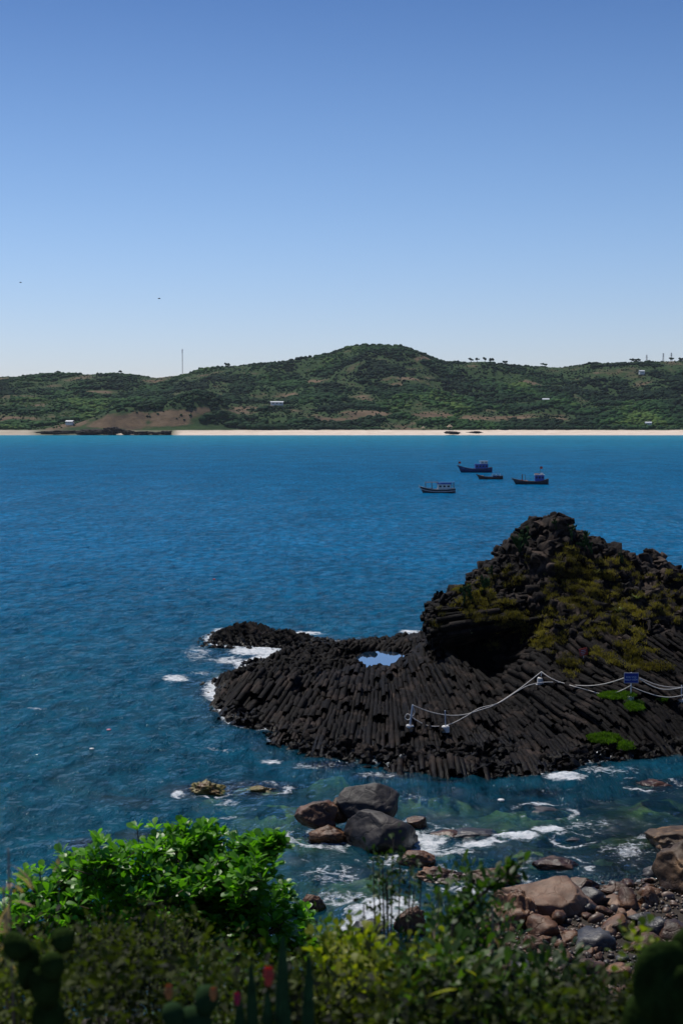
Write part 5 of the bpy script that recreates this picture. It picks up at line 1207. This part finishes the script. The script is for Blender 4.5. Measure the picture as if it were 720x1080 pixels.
und = leaf_cloud2('undergrowth', rp3, Dn, sv, r.uniform(.5, 1.3, len(rp3)), leaf_template(.035, .016, .1, .2), M_olive, None, tnn)
tag(und, 'tangled olive green undergrowth covering the slope at the bottom edge', 'undergrowth', None, 'stuff')
gb = np.stack([ux, uy, uz], 1)[::2]; vb, qb, tb, tt = blades(gb, np.tile([[0, 0, 1.]], (len(gb), 1)), 7, .0 + .55, .0035, .06, r, np.full(len(gb), .45))
ub = npmesh('grass', vb, [qb, tb], M_olive, attrs={'tint': tt}); tag(ub, 'thin grass blades standing among the undergrowth at the bottom edge', 'grass', None, 'stuff')

scrub('bush', 415, 888, 6.2, 70, M_darkl, (.032, .016), 12, 26, 'bare twiggy bush with few small dark leaves in front of the breaking wave', 1, stemr=.007, sprd=.5, tv=45, crown=60, depth=.15, tint=(.2, 1.))
scrub('bush', 408, 955, 6.0, 60, M_darkl, (.03, .016), 8, 24, 'low dark sprigs at the foot of the twiggy bush', 21, tv=40, crown=60, depth=.15)
scrub('bush', 500, 925, 5.6, 90, M_green, (.045, .02), 26, 60, 'dark blurred bush with upright leafy shoots right of the twiggy bush', 2, depth=.2, tint=(0, .4), tv=55, crown=120)
scrub('bush', 400, 995, 4.8, 150, M_yel, (.036, .022), 40, 50, 'low bush with yellow green leaves at the bottom centre', 3, depth=.25, tint=(0, .75), tv=30, crown=70)
scrub('bush', 480, 1005, 4.4, 120, M_green, (.05, .024), 30, 44, 'broad leaved green bush at the bottom edge right of centre', 4, depth=.2, tint=(0, .6), tv=40, crown=90)
scrub('bush', 575, 1010, 4.4, 130, M_darkl, (.042, .02), 30, 50, 'dark green bush at the bottom edge left of the dark cactus pads', 5, depth=.2, tint=(.1, 1), tv=50, crown=90)
scrub('bush', 155, 968, 5.8, 170, M_olive, (.022, .011), 46, 80, 'fine leaved olive bush in front of the glossy shrub', 6, depth=.3, tint=(.2, 1), tv=35, crown=90)
scrub('bush', 60, 990, 4.8, 140, M_olive, (.026, .012), 30, 70, 'fine leaved olive bush behind the prickly pear at the lower left', 7, depth=.25, tint=(.1, .9), tv=40, crown=90)
scrub('bush', 240, 1008, 5.0, 120, M_green, (.026, .013), 30, 60, 'small leaved green bush left of the flowering cactus', 8, depth=.25, tint=(0, .5), tv=35, crown=80)
scrub('bush', 345, 962, 6.5, 60, M_green, (.045, .026), 12, 30, 'bright small leaved sprigs between the shrub and the twiggy bush', 9, depth=.15, tint=(.2, .9), tv=40, crown=60)
scrub('bush', 320, 1030, 4.6, 90, M_olive, (.03, .016), 22, 50, 'olive bush round the foot of the ribbed cactus', 22, depth=.2, tint=(.1, .8), tv=35, crown=70)
scrub('bush', 640, 1045, 4.2, 90, M_olive, (.03, .014), 18, 50, 'low olive sprigs below the pale shore rocks', 23, depth=.2, tint=(.1, .7), tv=30, crown=60)
# leafy branch leaning up to the right
P3 = [at(478, 975, 5.2), at(500, 950, 5.2), at(525, 928, 5.15), at(550, 910, 5.1)]; P3 = [P3[0] + Vector((-.05, 0, -1.3))] + P3
lb_ = empty('leafy_branch', P3[0]); tag(lb_, 'dark leafy branch leaning up to the right over the shore rocks', 'branch')
MB().tube([p_ - P3[0] for p_ in P3], [.012, .01, .008, .006, .003], 6).build('stem', M_stem, lb_)
rL = np.random.default_rng(44); u_ = rL.uniform(1.0, 4.0, 190); q = np.array([(P3[int(min(k, 3))].lerp(P3[int(min(k, 3)) + 1], min(k, 3.999) % 1) - P3[0])[:] for k in u_]); Dl = rL.normal(0, 1, q.shape) + np.array([.7, 0, .5])
leaf_cloud2('foliage', q + rL.normal(0, .012, q.shape), Dl, np.cross(Dl, [[0, .3, 1.]]), rL.uniform(.7, 1.2, 190), leaf_template(.055, .022), M_green, lb_, rL.uniform(0, .45, 190))
scrub('sprig', 668, 985, 4.0, 20, M_yel, (.03, .02), 3, 22, 'bright green sprig just left of the dark cactus pads', 13, depth=.03, tint=(0, .4), tv=12, crown=25)

# single big leaves, blurred
def big_leaf(px, py, D, L, W, d, mat, label, tint):
    p_ = at(px, py, D); TV, F4, F3 = leaf_template(L, W, .25, .3); n1 = np.array([d], float)
    o = leaf_cloud2('fallen_leaf', np.zeros((1, 3)), n1, np.cross(n1, [[0, .3, 1.]]), np.ones(1), (TV, F4, F3), mat, None, np.array([tint])); o.location = p_; tag(o, label, 'leaf')
big_leaf(448, 1052, 3.6, .085, .03, (.9, .1, .35), M_yel, 'long yellow green leaf caught on the bush at the bottom centre', .8)
big_leaf(478, 1018, 4.2, .04, .03, (.6, .1, .6), M_yel, 'small bright yellow leaf above the long yellow green one', 1.0)
big_leaf(488, 1022, 4.2, .045, .025, (.9, 0, -.3), M_yel, 'second bright yellow leaf, right of the small one', 1.0)

# dead stalks and dried seed heads
M_straw = leaf_mat('dry leaf', (0.22, 0.13, 0.08), (0.42, 0.30, 0.22), .8, .3, .2)
def dead_stalk(px, top, D, label, seed, nl=9, r0=.008, L=.10, hvis=.8, lean=0.):
    r = np.random.default_rng(seed); tp = at(px, top, D); gz = float(shorez(np.array([tp.x]), np.array([D]))[0]); h = tp.z - gz; t = empty('dead_stalk', (tp.x, D, gz)); t.rotation_euler = (0, lean, 0); tag(t, label, 'stalk')
    MB().tube([(0, 0, 0), (.012, 0, h * .5), (0, 0, h)], [r0, r0 * .8, r0 * .4], 6).build('stem', M_dry, t)
    if nl:
        z_ = h - hvis * r.uniform(.15, 1, nl) * .35; P_ = np.stack([np.zeros(nl), np.zeros(nl), z_], 1); th = r.uniform(0, 6.28, nl)
        D_ = np.stack([np.cos(th), np.sin(th), r.uniform(-1.2, .6, nl)], 1); sv_ = np.cross(D_, [[0, 0.2, 1.]]); sc1 = r.uniform(.7, 1.2, nl)
        for q in range(nl): leaf_cloud2('dry_leaf', P_[q:q + 1], D_[q:q + 1], sv_[q:q + 1], sc1[q:q + 1], leaf_template(L, .018, .4, .9), M_straw, t, r.uniform(.2, 1, 1))
dead_stalk(9, 895, 4.2, 'tall dry stalk with curled brown leaves at the left edge', 1, 14, .007, .09); dead_stalk(4, 935, 4.4, 'shorter dry stalk at the very left edge', 2, 9); dead_stalk(52, 884, 4.8, 'thin bent grass stalk with a small dark seed head on the left', 3, 2, .003, .03, lean=.02)
dead_stalk(462, 928, 5.2, 'dry curled stalk rising from the dark bush', 4, 3, .004, .05); dead_stalk(519, 955, 4.8, 'dry pinkish seed head standing right of the dark bush', 5, 4, .009, .04); dead_stalk(352, 992, 5, 'dry twig standing right of the flowering cactus', 6, 2, .004, .03); dead_stalk(340, 1005, 4.9, 'dry twig close to the flowering cactus', 7, 2, .004, .03)

# prickly pears near the camera, each pad a part
PV3, PF3 = ico(3)
def near_pear(px, py, D, plan, label, seed, mat=M_padd):
    """plan: (dx_px, dy_px, half width px, half height px, angle) per pad"""
    b = at(px, py, D); gz = float(shorez(np.array([b.x]), np.array([D]))[0]); k = D / F; t = empty('prickly_pear', (b.x, D, gz)); tag(t, label, 'cactus'); r = np.random.default_rng(seed)
    for (dx, dy, hw, hh, an) in plan:
        V_ = PV3 * np.array([hw * k * (1), .022 + hw * k * .10, hh * k]); V_[:, 0] *= 1 - .18 * (-PV3[:, 2]); V_ = V_ * (1 + .03 * fbm(PV3[:, 0] * 3 + dx, PV3[:, 1] * 3, PV3[:, 2] * 3, 3))[:, None]
        o = npmesh('pad', V_, PF3, mat, t, True); o.location = (dx * k, r.uniform(-.03, .03), b.z - gz - dy * k); o.rotation_euler = (r.uniform(-.2, .2), an, r.uniform(-.5, .5))
    hb = b.z - gz; yl = plan[-1]; MB().tube([(yl[0] * k, 0, -.05), (yl[0] * k, 0, hb - yl[1] * k - yl[3] * k * .7)], [.05, .035], 8).build('trunk', M_stem, t)
near_pear(35, 1020, 3.3, [(-18, -22, 17, 16, .6), (-8, 5, 12, 26, .1), (31, -26, 13, 14, 0), (24, -5, 13, 17, -.2), (14, 22, 17, 26, -.1), (16, 62, 18, 30, 0)], 'prickly pear with dark rounded pads at the lower left', 1)
near_pear(697, 1040, 2.9, [(0, -6, 38, 46, .15), (26, 30, 40, 60, -.2), (-12, 48, 34, 50, .2), (38, -30, 30, 34, .4), (5, 110, 36, 50, 0)], 'very near prickly pear with big black pads at the lower right corner', 2)
near_pear(200, 1062, 3.3, [(-16, 6, 12, 16, -.2), (18, -6, 13, 17, .2), (2, 22, 22, 22, 0), (0, 60, 22, 28, 0)], 'small prickly pear with orange buds at the bottom edge', 3, M_pad)
M_orb = simple('orange bud', (0.5, 0.20, 0.06), .6); M_redf = simple('red flower', (0.62, 0.07, 0.05), .6); M_pink = simple('pink bud', (0.5, 0.03, 0.09), .6)
def flower(px, py, D, r_, mat, label, petals=9):
    m = MB()
    for k in range(petals):
        a = k * 6.283 / petals; d = Vector((math.cos(a), math.sin(a), .9)).normalized(); s_ = d.cross(Vector((0, 0, 1))).normalized()
        m.poly([[-s_ * r_ * .15, s_ * r_ * .15], [d * r_ * .6 - s_ * r_ * .38, d * r_ * .6 + s_ * r_ * .38], [d * r_ * .55 - s_ * r_ * .2 + Vector((0, 0, r_ * .75)), d * r_ * .55 + s_ * r_ * .2 + Vector((0, 0, r_ * .75))]])
    m.tube([(0, 0, -r_ * .7), (0, 0, r_ * .3)], [r_ * .3, r_ * .55], 8)
    o = m.build('flower', mat); o.location = at(px, py, D); tag(o, label, 'flower')
flower(178, 1048, 3.25, .018, M_orb, 'orange bud on the left pad of the small prickly pear'); flower(225, 1050, 3.25, .016, M_orb, 'orange bud on the right pad of the small prickly pear'); flower(283, 1032, 3.35, .024, M_redf, 'coral red flower on the ribbed cactus'); flower(250, 1055, 3.35, .016, M_pink, 'pink bud left of the ribbed cactus')
# ribbed columnar cactus
M_cer = simple('ribbed cactus skin', (0.03, 0.075, 0.026), .8, var=.5, scale=18, spec=.1)
b = at(290, 1080, 3.45); gz = float(shorez(np.array([b.x]), np.array([3.45]))[0]); ct = empty('column_cactus', (b.x, 3.45, gz)); tag(ct, 'ribbed blue green cactus with upright arms holding a red flower', 'cactus'); kk_ = 3.45 / F
for (dx, top, w_, ln) in ((0, 988, 7, 0.02), (-17, 1016, 6, -.02), (24, 1008, 6, .03), (10, 1040, 8, 0), (-8, 1044, 7, 0), (-38, 1052, 8, 0)):
    h = at(290, top, 3.45).z - gz; nr_, nh = 28, 16; rings = []
    for i in range(nh + 1):
        f_ = i / nh; rr_ = w_ * kk_ * (1 if f_ < .8 else math.sqrt(max(.02, 1 - ((f_ - .8) / .2)**2 * .96))); rings.append([(dx * kk_ * (min(1, f_ * 2.2 + .25)) + ln * f_ + rr_ * (1 + .22 * math.cos(7 * 2 * math.pi * j / nr_)) * math.cos(2 * math.pi * j / nr_), rr_ * (1 + .22 * math.cos(7 * 2 * math.pi * j / nr_)) * math.sin(2 * math.pi * j / nr_), -.05 + (h + .05) * f_) for j in range(nr_)])
    m = MB(); m.poly(rings, True); m.build('arm', M_cer, ct, True)
